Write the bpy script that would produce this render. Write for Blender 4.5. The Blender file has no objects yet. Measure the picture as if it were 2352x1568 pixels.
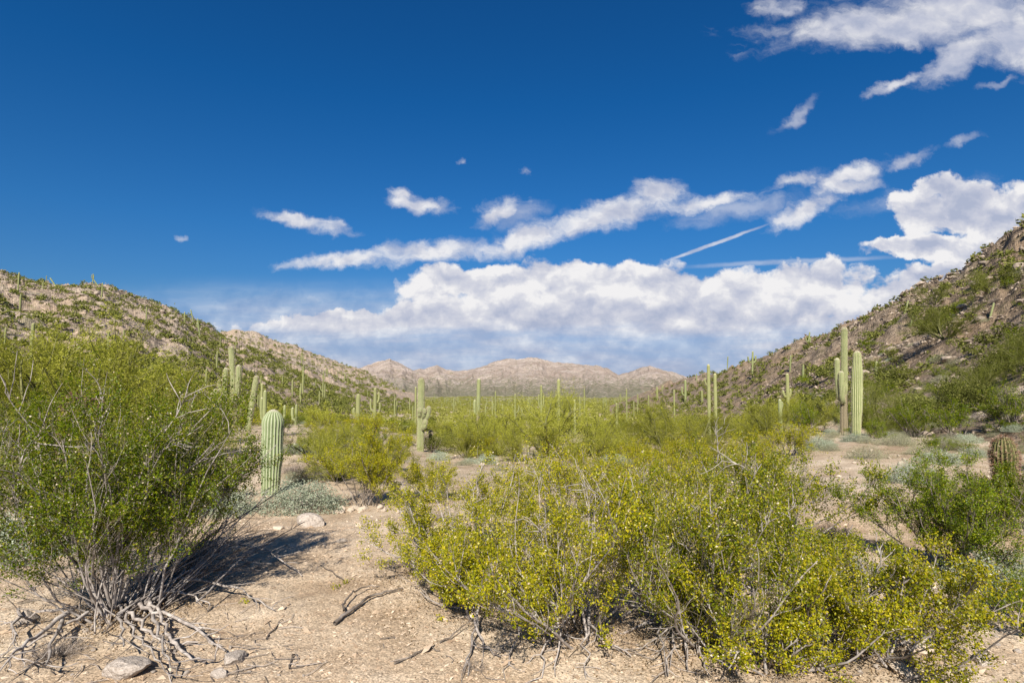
import bpy, math
import numpy as np

S = bpy.context.scene
COL = S.collection
PI = math.pi
E = 1.65                                  # eye height above the ground under the camera
PITCH = math.radians(4.29)
FOC = 1306.7                              # focal length in the 2352 px wide view of the photograph
SP, CP = math.sin(PITCH), math.cos(PITCH)

# ------------------------------------------------------------------ camera
cam = bpy.data.cameras.new('camera')
cam.sensor_width = 36.0
cam.lens = 20.0
cam.clip_start = 0.05
cam.clip_end = 20000
camo = bpy.data.objects.new('camera', cam)
camo.location = (0, 0, E)
camo.rotation_euler = (PI / 2 + PITCH, 0, 0)
COL.objects.link(camo)
S.camera = camo
S.view_settings.view_transform = 'Standard'
S.view_settings.look = 'None'
S.view_settings.gamma = 1
S.view_settings.use_curve_mapping = False
S.view_settings.exposure = 0.84
S.render.engine = 'CYCLES'
S.cycles.max_bounces = 6
S.cycles.diffuse_bounces = 3
S.cycles.glossy_bounces = 2
S.cycles.transmission_bounces = 3
S.cycles.transparent_max_bounces = 4

# ------------------------------------------------------------------ sun
SUN_EL = math.radians(38)
SHADOW_AZ = math.radians(6)               # shadows fall away from the camera, a little to the right
sun = bpy.data.lights.new('sun', 'SUN')
sun.energy = 5.0
sun.angle = math.radians(0.53)
sun.color = (1.0, 0.93, 0.82)
suno = bpy.data.objects.new('sun', sun)
suno.rotation_euler = (PI / 2 - SUN_EL, 0, -SHADOW_AZ)   # light travels towards +Y and down
COL.objects.link(suno)
SUN_ROT = PI + SHADOW_AZ

# ------------------------------------------------------------------ sky and clouds (directions only)
def ray(u, v):
    """direction through a point of the photograph (2352 x 1568 view)"""
    cx = (u - 1176) / FOC
    cy = (784 - v) / FOC
    return np.array([cx, CP - cy * SP, SP + cy * CP])


world = bpy.data.worlds.new('World')
S.world = world
world.use_nodes = True
NT = world.node_tree
NT.nodes.clear()


def nd(t, typ, **kw):
    n = t.nodes.new(typ)
    for k, v in kw.items():
        setattr(n, k, v)
    return n


class G:
    """small helper for writing node maths"""
    def __init__(self, t):
        self.t = t

    def put(self, sock, v):
        if hasattr(v, 'is_output'):
            self.t.links.new(v, sock)
        elif v is not None:
            sock.default_value = v

    def m(self, op, a, b=None, c=None, clamp=False):
        n = nd(self.t, 'ShaderNodeMath', operation=op, use_clamp=clamp)
        for i, x in enumerate((a, b, c)):
            if x is not None:
                self.put(n.inputs[i], x)
        return n.outputs[0]

    def v(self, op, a, b=None, out=0):
        n = nd(self.t, 'ShaderNodeVectorMath', operation=op)
        self.put(n.inputs[0], a)
        if b is not None:
            self.put(n.inputs[3 if op == 'SCALE' else 1], b)
        return n.outputs[out]

    def noise(self, vec, scale, detail=4, rough=0.55, col=False, dist=0.0, lac=2.0):
        n = nd(self.t, 'ShaderNodeTexNoise')
        self.put(n.inputs['Vector'], vec)
        n.inputs['Scale'].default_value = scale
        n.inputs['Detail'].default_value = detail
        n.inputs['Roughness'].default_value = rough
        n.inputs['Distortion'].default_value = dist
        n.inputs['Lacunarity'].default_value = lac
        return n.outputs['Color' if col else 'Fac']

    def ss(self, x, a, b, lo=0.0, hi=1.0):
        n = nd(self.t, 'ShaderNodeMapRange', interpolation_type='SMOOTHSTEP')
        self.put(n.inputs[0], x)
        for i, q in enumerate((a, b, lo, hi)):
            n.inputs[i + 1].default_value = q
        return n.outputs[0]

    def lin(self, x, a, b, lo=0.0, hi=1.0):
        n = nd(self.t, 'ShaderNodeMapRange')
        self.put(n.inputs[0], x)
        for i, q in enumerate((a, b, lo, hi)):
            n.inputs[i + 1].default_value = q
        return n.outputs[0]

    def mix(self, f, a, b, blend='MIX'):
        n = nd(self.t, 'ShaderNodeMix', data_type='RGBA', blend_type=blend)
        self.put(n.inputs[0], f)
        for i, x in ((6, a), (7, b)):
            if isinstance(x, (tuple, list)):
                x = tuple(x) + (1.0,) if len(x) == 3 else tuple(x)
            self.put(n.inputs[i], x)
        return n.outputs[2]

    def ramp(self, f, stops, interp='LINEAR'):
        n = nd(self.t, 'ShaderNodeValToRGB')
        cr = n.color_ramp
        cr.interpolation = interp
        while len(cr.elements) < len(stops):
            cr.elements.new(0.5)
        for e, (p, c) in zip(cr.elements, stops):
            e.position = p
            e.color = (*c, 1)
        self.put(n.inputs[0], f)
        return n.outputs[0]

    def xyz(self, x, y, z):
        n = nd(self.t, 'ShaderNodeCombineXYZ')
        for i, q in enumerate((x, y, z)):
            self.put(n.inputs[i], q)
        return n.outputs[0]

    def sep(self, v):
        n = nd(self.t, 'ShaderNodeSeparateXYZ')
        self.put(n.inputs[0], v)
        return n.outputs


g = G(NT)
tc = nd(NT, 'ShaderNodeTexCoord')
direc = g.v('NORMALIZE', tc.outputs['Generated'])
sx, sy, sz = g.sep(direc)
sky = nd(NT, 'ShaderNodeTexSky', sky_type='NISHITA')
sky.sun_disc = False
sky.sun_elevation = SUN_EL
sky.sun_rotation = SUN_ROT
sky.air_density = 1.0
sky.dust_density = 0.4
sky.ozone_density = 3.0
# deep polarised desert blue: the same tint all round, by height above the horizon
skyc = g.v('MULTIPLY', sky.outputs[0], g.ramp(sz, [(0.0, (0.19, 0.29, 0.62)), (0.06, (0.20, 0.29, 0.50)), (0.14, (0.155, 0.33, 0.50)), (0.25, (0.10, 0.34, 0.56)),
                                                   (0.45, (0.045, 0.315, 0.57)), (1.0, (0.035, 0.25, 0.48))]))
bg_sky = nd(NT, 'ShaderNodeBackground')
NT.links.new(skyc, bg_sky.inputs[0])
bg_sky.inputs[1].default_value = 0.092

# plane at unit distance ahead: p = (x/y, z/y); only the half of the sky ahead has this cloud field
ys = g.m('MAXIMUM', sy, 0.05)
px = g.m('DIVIDE', sx, ys)
pz = g.m('DIVIDE', sz, ys)
P = g.xyz(px, pz, 0.0)
front = g.ss(sy, 0.1, 0.3)
w1 = g.v('SUBTRACT', g.noise(P, 6.0, 3, 0.5, col=True), (0.5, 0.5, 0.5))
w2 = g.v('SUBTRACT', g.noise(P, 24.0, 5, 0.6, col=True), (0.5, 0.5, 0.5))
warp = g.v('ADD', g.v('SCALE', w1, 0.055), g.v('SCALE', w2, 0.045))
warp = g.v('MULTIPLY', warp, (1.3, 0.9, 0.0))
PW = g.v('ADD', P, warp)


def pl(u, v):
    d = ray(u, v)
    return d[0] / d[1], d[2] / d[1]


def ell(vec, u, v, ru, rv, ang=0.0, s=1.0):
    x, z = pl(u, v)
    mp = nd(NT, 'ShaderNodeMapping', vector_type='TEXTURE')
    NT.links.new(vec, mp.inputs[0])
    mp.inputs[1].default_value = (x, z, 0)
    mp.inputs[2].default_value = (0, 0, math.radians(ang))
    mp.inputs[3].default_value = (ru / FOC, rv / FOC, 1)
    ln = g.v('LENGTH', mp.outputs[0], out=1)
    return g.m('MULTIPLY', g.m('SUBTRACT', 1.0, ln), s)


def group_max(vec, items):
    acc = None
    for it in items:
        e = ell(vec, *it)
        acc = e if acc is None else g.m('SMOOTH_MAX', acc, e, 0.12)
    return acc


bank = [(1500, 715, 660, 125, 0, 1.2), (1250, 770, 620, 50), (1900, 770, 420, 60), (1060, 655, 170, 52), (1290, 640, 180, 58), (1430, 650, 120, 62),
        (1880, 655, 170, 62), (1740, 675, 170, 56), (1590, 670, 140, 56), (800, 745, 330, 50),
        (2120, 700, 190, 90), (2420, 700, 300, 120), (1020, 735, 260, 60)]
band = [(770, 602, 150, 20, 4, .8), (1000, 582, 190, 32, 6, .9), (1210, 545, 130, 42, 20), (1400, 488, 200, 42, 13),
        (1510, 440, 66, 42, 20), (1640, 458, 130, 20, 8, .8), (1810, 425, 90, 22, 15, .7), (1150, 490, 70, 34, 25, .75),
        (1950, 405, 110, 26, 25, .75), (2080, 362, 75, 18, 15, .7), (1850, 485, 95, 30, 20, .95), (1960, 430, 60, 20, 10, .6),
        (705, 513, 115, 24, -13), (690, 500, 60, 14, -5), (955, 466, 88, 28, -14), (925, 440, 50, 18, -8)]
right = [(2210, 475, 210, 80, 0, 1.1), (2360, 500, 220, 110), (2110, 562, 150, 34, 5), (2290, 585, 190, 80), (2180, 640, 160, 50),
         (2150, 420, 70, 40), (2550, 560, 260, 150)]
top = [(2060, 62, 380, 62, 4), (2250, 25, 290, 95), (2200, 145, 120, 46, 30), (2340, 90, 140, 100), (2060, 195, 90, 16, 22, .75),
       (2600, 60, 260, 150), (1800, 20, 80, 30, 0, .5)]
def voro(vec, scale, detail=2.0, smooth=0.35):
    n = nd(NT, 'ShaderNodeTexVoronoi', feature='SMOOTH_F1', voronoi_dimensions='2D')
    NT.links.new(vec, n.inputs['Vector'])
    n.inputs['Scale'].default_value = scale
    n.inputs['Detail'].default_value = detail
    n.inputs['Roughness'].default_value = 0.5
    n.inputs['Smoothness'].default_value = smooth
    return n.outputs['Distance']


def puffs(vec):
    """cauliflower relief: rounded cells broken up by noise"""
    a = g.m('SUBTRACT', 0.75, voro(vec, 12.0, 4.0, 0.25))
    b = g.noise(vec, 13.0, 10, 0.66)
    c = g.noise(vec, 4.5, 3, 0.5)
    return g.m('ADD', g.m('ADD', g.m('MULTIPLY', a, 0.42), g.m('MULTIPLY', b, 0.55)), g.m('MULTIPLY', c, 0.25))


PQ = g.v('ADD', P, g.v('SCALE', w2, 0.022))
PQ = g.v('ADD', PQ, g.v('MULTIPLY', w1, (0.05, 0.03, 0.0)))
PQ = g.v('MULTIPLY', PQ, (1.0, 1.35, 1.0))
relief = puffs(PQ)
relief_up = puffs(g.v('ADD', PQ, (-0.006, 0.026, 0.0)))
den_right = group_max(PW, right)
den_bank = g.m('SMOOTH_MAX', group_max(PW, bank), den_right, 0.12)
den_band = group_max(PW, band + top)
fb = g.noise(g.v('MULTIPLY', P, (1.0, 1.5, 1.0)), 11.0, 9, 0.62)
wisp_n = g.noise(g.v('MULTIPLY', PW, (1.0, 2.2, 1.0)), 7.0, 9, 0.66)
d_bank = g.m('ADD', den_bank, g.m('MULTIPLY', g.m('SUBTRACT', relief, 0.47), 1.0))
d_band = g.m('ADD', den_band, g.m('MULTIPLY', g.m('SUBTRACT', wisp_n, 0.44), 1.9))
d_band = g.m('ADD', d_band, g.m('MULTIPLY', g.m('SUBTRACT', relief, 0.47), 0.6))
PS = g.v('MULTIPLY', P, (1.0, 6.0, 1.0))
st = g.noise(PS, 4.0, 7, 0.62)
mask_bank = g.m('MULTIPLY', g.ss(d_bank, 0.02, 0.24), g.ss(g.m('ADD', pz, g.m('MULTIPLY', g.m('SUBTRACT', st, 0.5), 0.10)), 0.035, 0.115))
mask_band = g.m('MULTIPLY', g.ss(d_band, -0.10, 0.85), 0.94)
mask = g.m('MAXIMUM', mask_bank, mask_band)
den2 = g.m('MAXIMUM', d_bank, d_band)
# thin streaky veil low over the horizon, and faint wisps
zb = g.m('MULTIPLY', g.ss(pz, 0.20, 0.09), g.ss(px, -0.85, -0.42))
veil = g.m('MULTIPLY', g.m('ADD', g.ss(st, 0.36, 0.66, 0.0, 0.42), 0.42), zb)
wisps = group_max(PW, [(1830, 262, 110, 18, 38), (580, 690, 160, 26, 6), (720, 690, 80, 26, 20), (2290, 190, 60, 14, 20), (1190, 500, 90, 46, 25),
                       (2120, 450, 280, 40, 12), (1060, 380, 16, 10), (1205, 400, 14, 10), (415, 545, 22, 9), (2230, 325, 60, 14, 20), (1700, 480, 200, 40, 10)])
wm = g.m('MULTIPLY', g.ss(g.m('ADD', wisps, g.m('MULTIPLY', g.m('SUBTRACT', wisp_n, 0.5), 2.0)), 0.05, 1.1), 0.42)
PL = g.v('ADD', P, g.v('SCALE', w2, 0.006))
tr1 = ell(PL, 1640, 560, 170, 5.5, 20.0)
tr1 = g.m('MULTIPLY', g.ss(tr1, 0.0, 0.6), 0.62)
tr2 = ell(PL, 1820, 601, 350, 9, 2.6)
tr2 = g.m('MULTIPLY', g.ss(tr2, 0.0, 0.8), 0.34)
alpha = g.m('MAXIMUM', g.m('MAXIMUM', mask, veil), g.m('MAXIMUM', wm, g.m('MAXIMUM', tr1, tr2)))
# the half behind the camera: a few loose fair-weather clouds in the same sky
bn = g.noise(direc, 3.2, 7, 0.58)
back = g.m('MULTIPLY', g.ss(bn, 0.56, 0.74), g.m('MULTIPLY', g.ss(sz, 0.03, 0.2), g.ss(sz, 0.75, 0.45)))
alpha = g.m('ADD', g.m('MULTIPLY', alpha, front), g.m('MULTIPLY', back, g.m('SUBTRACT', 1.0, front)), clamp=True)
# light on the clouds: relief lit from above, soft grey where the cloud is deep or low
emb = g.m('MULTIPLY', g.m('SUBTRACT', relief, relief_up), 2.1)
patch = g.m('MULTIPLY', g.m('SUBTRACT', g.noise(g.v('MULTIPLY', P, (1.0, 2.4, 1.0)), 8.0, 6, 0.6), 0.5), 1.3)
hgt = g.lin(pz, 0.05, 0.17, -0.30, 0.14)
edge = g.ss(den2, 0.35, 1.2, 0.0, 0.22)
lit = g.m('ADD', g.m('ADD', 0.68, g.m('ADD', emb, patch)), g.m('SUBTRACT', hgt, edge))
# the tall cloud on the right is greyed by thickness and vignette in its colour
lit = g.m('SUBTRACT', lit, g.ss(den_right, 0.15, 0.8, 0.0, 0.42))
lit = g.m('MULTIPLY', lit, g.lin(pz, 0.26, 0.62, 1.0, 0.66))
ccol = g.ramp(lit, [(0.0, (0.43, 0.48, 0.63)), (0.35, (0.55, 0.58, 0.70)), (0.70, (0.70, 0.71, 0.78)), (1.0, (0.90, 0.89, 0.90))])
bg_cl = nd(NT, 'ShaderNodeBackground')
NT.links.new(ccol, bg_cl.inputs[0])
bg_cl.inputs[1].default_value = 0.55
mx = nd(NT, 'ShaderNodeMixShader')
NT.links.new(alpha, mx.inputs[0])
NT.links.new(bg_sky.outputs[0], mx.inputs[1])
NT.links.new(bg_cl.outputs[0], mx.inputs[2])
wo = nd(NT, 'ShaderNodeOutputWorld')
NT.links.new(mx.outputs[0], wo.inputs[0])
world.cycles.sampling_method = 'MANUAL'
world.cycles.sample_map_resolution = 512

# ------------------------------------------------------------------ numpy helpers
def hsh(ix, iy, seed):
    h = (ix.astype(np.int64) * 374761393 + iy.astype(np.int64) * 668265263 + seed * 974634777) & 0x7fffffff
    h = ((h ^ (h >> 13)) * 1274126177) & 0x7fffffff
    return ((h ^ (h >> 16)) & 0xffff) / 65535.0


def vnoise(x, y, seed=0):
    ix, iy = np.floor(x), np.floor(y)
    fx, fy = x - ix, y - iy
    ux, uy = fx * fx * (3 - 2 * fx), fy * fy * (3 - 2 * fy)
    a, b = hsh(ix, iy, seed), hsh(ix + 1, iy, seed)
    c, d = hsh(ix, iy + 1, seed), hsh(ix + 1, iy + 1, seed)
    return (a + (b - a) * ux) * (1 - uy) + (c + (d - c) * ux) * uy - 0.5


def fbm(x, y, oct=4, seed=0, gain=0.5):
    s, a = 0.0, 1.0
    for k in range(oct):
        s = s + a * vnoise(x, y, seed + k * 17)
        x, y, a = x * 2.03 + 11.3, y * 2.03 - 7.1, a * gain
    return s


def ridged(x, y, oct=4, seed=0):
    s, a = 0.0, 1.0
    for k in range(oct):
        s = s + a * (0.5 - np.abs(vnoise(x, y, seed + k * 13)) * 2)
        x, y, a = x * 2.1 + 3.7, y * 2.1 + 9.2, a * 0.5
    return s


def sstep(x, a, b):
    t = np.clip((x - a) / (b - a), 0, 1)
    return t * t * (3 - 2 * t)


# ------------------------------------------------------------------ the lie of the land
HR = np.array([0, 3, 7, 8.6, 11, 14, 19, 27, 50, 100, 200, 400, 900, 1500, 3000, 9000.])
HC = np.array([1.65, 1.65, 1.66, 1.98, 2.06, 2.35, 2.85, 3.6, 5.0, 7.5, 10.5, 15.0, 24.0, 32.0, 38.0, 44.0])   # down the valley
HS = np.array([1.65, 1.65, 1.66, 1.98, 2.04, 2.08, 2.10, 2.10, 3.1, 5.8, 9.5, 14.5, 24.0, 32.0, 38.0, 44.0])   # the benches on both sides


def below(r, th):
    w = sstep(th, -0.12, -0.36) + sstep(th, 0.30, 0.50)
    h = np.interp(r, HR, HC) * (1 - w) + np.interp(r, HR, HS) * w
    # the right bench starts a little higher
    return h - 0.27 * sstep(th, 0.32, 0.6) * sstep(r, 8, 9.5) * sstep(r, 30, 18)


def sil(pts):
    a = []
    for (u, v) in pts:
        d = ray(u, v)
        r = math.hypot(d[0], d[1])
        a.append((math.atan2(d[0], d[1]), d[2] / r))
    return np.array(a)


SIL_R = sil([(1400, 930), (1500, 892), (1560, 876), (1640, 862), (1720, 838), (1800, 806), (1880, 778), (1960, 748), (2080, 690), (2200, 626),
             (2280, 574), (2352, 522), (2480, 450), (2800, 380)])
DR = [330, 300, 270, 245, 215, 190, 172, 158, 140, 126, 116, 110, 105, 100]
FR = [200, 170, 140, 110, 85, 62, 48, 38, 30, 25, 23, 21, 19, 17]
SIL_L = sil([(-600, 600), (-200, 610), (0, 634), (60, 650), (120, 657), (170, 655), (210, 650), (262, 664), (330, 687), (400, 712), (450, 738), (520, 776),
             (600, 806), (700, 836), (800, 868), (880, 890), (960, 905)])
DL = [180, 210, 235, 240, 245, 248, 250, 252, 256, 260, 266, 276, 292, 315, 345, 380, 420]
FL = [20, 26, 32, 34, 36, 38, 40, 43, 46, 50, 55, 64, 78, 100, 135, 180, 250]
SIL_B = sil([(200, 800), (360, 790), (440, 775), (500, 762), (540, 756), (575, 763), (600, 768), (640, 785), (680, 796), (720, 812), (780, 834), (830, 850),
             (880, 874), (920, 896), (960, 910)])
SIL_M = sil([(500, 905), (700, 885), (790, 860), (830, 845), (858, 837), (895, 825), (920, 836), (950, 848), (975, 847), (1005, 840), (1030, 850), (1060, 851),
             (1105, 842), (1142, 829), (1180, 826), (1235, 822), (1262, 831), (1290, 835), (1345, 837), (1370, 840), (1395, 846), (1420, 861), (1442, 856),
             (1470, 842), (1492, 837), (1520, 846), (1545, 852), (1580, 868), (1700, 880), (1900, 890), (2300, 900)])
M_D = 2600.0


def hills(x, y):
    """heights of base plain, right hill, left hill, far left hill, mountains"""
    r = np.hypot(x, y)
    th = np.arctan2(x, y)
    wob = fbm(th * 7, r * 0 + 3.3, 3, 5) * 0.55 * sstep(r, 5, 6.5) * sstep(r, 12, 9)
    zb = E - below(r + wob, th)
    back = sstep(np.abs(th), 1.25, 1.9)
    out = [zb]
    f_ = 1 - back
    for sl, D, F, p, lim in ((SIL_R, DR, FR, 1.45, 0), (SIL_L, DL, FL, 1.35, 1)):
        tt = sl[:, 0]
        te = np.interp(th, tt, sl[:, 1])
        Dd = np.interp(th, tt, D)
        Ff = np.interp(th, tt, F)
        zr = E + Dd * te
        z0 = E - below(Ff, th)
        t = np.clip((r - Ff) / (Dd - Ff), 0, 1)
        z = z0 + (zr - z0) * (0.16 * t + 0.84 * t ** p)
        z = np.where(r > Dd, zr - (r - Dd) * 0.30, z)
        ok = (th > tt[0]) if lim == 0 else (th < tt[-1])
        z = np.where(ok & (r > Ff), z, -500.0)
        z = z * f_ + zb * (1 - f_) - (1 - f_) * 0.2
        out.append(z)
    tt = SIL_B[:, 0]
    te = np.interp(th, tt, SIL_B[:, 1])
    t = np.clip((r - 330) / (640 - 330), 0, 1)
    zr = E + 640 * te
    z0 = E - 12.0
    z = z0 + (zr - z0) * (0.25 * t + 0.75 * t ** 1.25)
    z = np.where(r > 640, zr - (r - 640) * 0.35, z)
    out.append(np.where((th > tt[0]) & (th < tt[-1]) & (r > 330), z, -500.0))
    tt = SIL_M[:, 0]
    te = np.interp(th, tt, SIL_M[:, 1])
    f0 = 1330 + 420 * fbm(th * 13, r * 0 + 8.1, 3, 77)
    t = np.clip((r - f0) / (M_D - f0), 0, 1)
    zr = E + M_D * te
    z0 = E - 31.0
    z = z0 + (zr - z0) * (0.22 * t + 0.78 * t ** 1.7)
    gul = ridged(th * 34 + 0.4 * fbm(th * 20, r / 300, 3, 9), r / 700, 4, 31)
    z = z + gul * (zr - z0) * 0.30 * t * (1 - t) * 2.2
    z = np.where(r > M_D, zr - (r - M_D) * 0.3, z)
    out.append(np.where((th > tt[0]) & (th < tt[-1]) & (r > 1000) & (t > 0), z, -500.0))
    return out


def terr(x, y, kind=False):
    x = np.asarray(x, float)
    y = np.asarray(y, float)
    r = np.hypot(x, y)
    hs = hills(x, y)
    st = np.stack(hs)
    z = st.max(0)
    k = st.argmax(0)
    lift = np.clip(z - hs[0], 0, 60)
    z = z + fbm(x / 3.1, y / 3.1, 4, 1) * 0.10 * sstep(r, 2.0, 9.0) + fbm(x / 0.55, y / 0.55, 3, 2) * 0.03
    z = z + fbm(x / 19, y / 19, 4, 3) * 1.1 * sstep(r, 18, 70) * sstep(r, 1400, 800)
    rough = fbm(x / 8.5, y / 8.5, 5, 4, 0.6) * 2.6 + ridged(x / 23, y / 23, 4, 6) * 1.4
    rough = rough + (fbm(x / 2.6, y / 2.6, 3, 14, 0.6) * 0.9 + ridged(x / 6.0, y / 6.0, 3, 15) * 0.45) * sstep(r, 260, 90)
    z = z + rough * sstep(lift, 0.6, 14) * np.where(k < 4, 1, 0) * sstep(r, 20, 60)
    z = z + fbm(x / 90, y / 90, 6, 8, 0.58) * 16 * sstep(lift, 4, 60) * np.where(k >= 3, 1, 0) * np.where(k == 3, 0.25, 1)
    if kind:
        return z, k
    return z


def hit(u, v, rmax=3500):
    """where the line of sight through (u, v) meets the ground"""
    d = ray(u, v)
    d = d / np.hypot(d[0], d[1])
    r = np.geomspace(1.3, rmax, 2600)
    zz = terr(d[0] * r, d[1] * r)
    b = np.nonzero(E + d[2] * r < zz)[0]
    if len(b) == 0:
        return None
    q = r[b[0]]
    return np.array([d[0] * q, d[1] * q, float(zz[b[0]])])


def at(u, y):
    """ground point at depth y under picture column u"""
    x = (u - 1176) / FOC * y * 1.0
    return np.array([x, y, float(terr(x, y))])


# ------------------------------------------------------------------ mesh building
def make_mesh(name, groups, mats, smooth=False):
    """groups: list of (V, F) or (V, F, material index); F an (M,3) or (M,4) array"""
    vs, loops, starts, totals, mi = [], [], [], [], []
    nv = nl = 0
    for gq in groups:
        V, F = gq[0], gq[1]
        if len(F) == 0:
            continue
        vs.append(np.asarray(V, np.float32))
        F = np.asarray(F, np.int32)
        loops.append((F + nv).ravel())
        k = F.shape[1]
        starts.append(nl + np.arange(len(F), dtype=np.int32) * k)
        totals.append(np.full(len(F), k, np.int32))
        mi.append(np.full(len(F), gq[2] if len(gq) > 2 else 0, np.int32))
        nv += len(V)
        nl += F.size
    me = bpy.data.meshes.new(name)
    vs = np.concatenate(vs)
    loops = np.concatenate(loops)
    starts = np.concatenate(starts)
    totals = np.concatenate(totals)
    mi = np.concatenate(mi)
    me.vertices.add(nv)
    me.vertices.foreach_set('co', vs.ravel())
    me.loops.add(nl)
    me.loops.foreach_set('vertex_index', loops)
    me.polygons.add(len(starts))
    me.polygons.foreach_set('loop_start', starts)
    me.polygons.foreach_set('loop_total', totals)
    me.polygons.foreach_set('material_index', mi)
    me.polygons.foreach_set('use_smooth', np.full(len(starts), smooth))
    for m in (mats if isinstance(mats, (list, tuple)) else [mats]):
        me.materials.append(m)
    me.update(calc_edges=True)
    return me


def link(name, data, parent=None, loc=None, kind=None):
    o = bpy.data.objects.new(name, data)
    COL.objects.link(o)
    if parent is not None:
        o.parent = parent
    if loc is not None:
        o.location = loc
    if kind:
        o['kind'] = kind
    return o


def tag(o, label, cat=None, group=None, kind=None):
    o['label'] = label
    if cat:
        o['category'] = cat
    if group:
        o['group'] = group
    if kind:
        o['kind'] = kind
    return o


def thing(name, label, cat, loc=(0, 0, 0), group=None, rz=0.0, scale=1.0):
    o = bpy.data.objects.new(name, None)
    o.empty_display_size = 0.2
    COL.objects.link(o)
    o.location = loc
    o.rotation_euler = (0, 0, rz)
    o.scale = (scale,) * 3 if not isinstance(scale, (tuple, list)) else scale
    return tag(o, label, cat, group)


# ------------------------------------------------------------------ materials
def mat(name):
    m = bpy.data.materials.new(name)
    m.use_nodes = True
    t = m.node_tree
    t.nodes.clear()
    out = nd(t, 'ShaderNodeOutputMaterial')
    return m, t, G(t), out


def bump(g_, h, strength, dist, normal=None):
    b = nd(g_.t, 'ShaderNodeBump')
    b.inputs['Strength'].default_value = strength
    b.inputs['Distance'].default_value = dist
    g_.put(b.inputs['Height'], h)
    if normal is not None:
        g_.put(b.inputs['Normal'], normal)
    return b.outputs[0]


def finish(t, out, col, normal=None, rough=0.9, spec=0.15):
    p = nd(t, 'ShaderNodeBsdfPrincipled')
    t.links.new(col, p.inputs['Base Color'])
    p.inputs['Roughness'].default_value = rough
    p.inputs['Specular IOR Level'].default_value = spec
    if normal is not None:
        t.links.new(normal, p.inputs['Normal'])
    t.links.new(p.outputs[0], out.inputs[0])


def leaf_mat(name, stops, transl=0.3, vary=0.25, gloss=0.0):
    m, t, q, out = mat(name)
    geo = nd(t, 'ShaderNodeNewGeometry')
    c = q.ramp(geo.outputs['Random Per Island'], stops)
    oi = nd(t, 'ShaderNodeObjectInfo')
    c = q.v('SCALE', c, q.lin(oi.outputs['Random'], 0, 1, 1 - vary, 1 + vary))
    d = nd(t, 'ShaderNodeBsdfDiffuse')
    t.links.new(c, d.inputs[0])
    tr = nd(t, 'ShaderNodeBsdfTranslucent')
    t.links.new(q.v('MULTIPLY', c, (1.1, 1.15, 0.7)), tr.inputs[0])
    ms = nd(t, 'ShaderNodeMixShader')
    ms.inputs[0].default_value = transl
    t.links.new(d.outputs[0], ms.inputs[1])
    t.links.new(tr.outputs[0], ms.inputs[2])
    last = ms
    if gloss > 0:
        gl = nd(t, 'ShaderNodeBsdfGlossy')
        gl.inputs[0].default_value = (1, 1, 1, 1)
        gl.inputs['Roughness'].default_value = 0.4
        m2 = nd(t, 'ShaderNodeMixShader')
        m2.inputs[0].default_value = gloss
        t.links.new(ms.outputs[0], m2.inputs[1])
        t.links.new(gl.outputs[0], m2.inputs[2])
        last = m2
    t.links.new(last.outputs[0], out.inputs[0])
    return m


def plain(name, stops, scale=6.0, rough=0.9, bump_d=0.0, vary=0.0, island=0.0, spec=0.1):
    m, t, q, out = mat(name)
    tcx = nd(t, 'ShaderNodeTexCoord')
    n = q.noise(tcx.outputs['Object'], scale, 5, 0.6)
    f = q.lin(n, 0.28, 0.72)
    if island:
        geo = nd(t, 'ShaderNodeNewGeometry')
        f = q.m('ADD', q.m('MULTIPLY', f, 1 - island), q.m('MULTIPLY', geo.outputs['Random Per Island'], island))
    c = q.ramp(f, stops)
    if vary:
        oi = nd(t, 'ShaderNodeObjectInfo')
        c = q.v('SCALE', c, q.lin(oi.outputs['Random'], 0, 1, 1 - vary, 1 + vary))
    nrm = bump(q, n, 0.6, bump_d) if bump_d else None
    finish(t, out, c, nrm, rough, spec)
    return m


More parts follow.
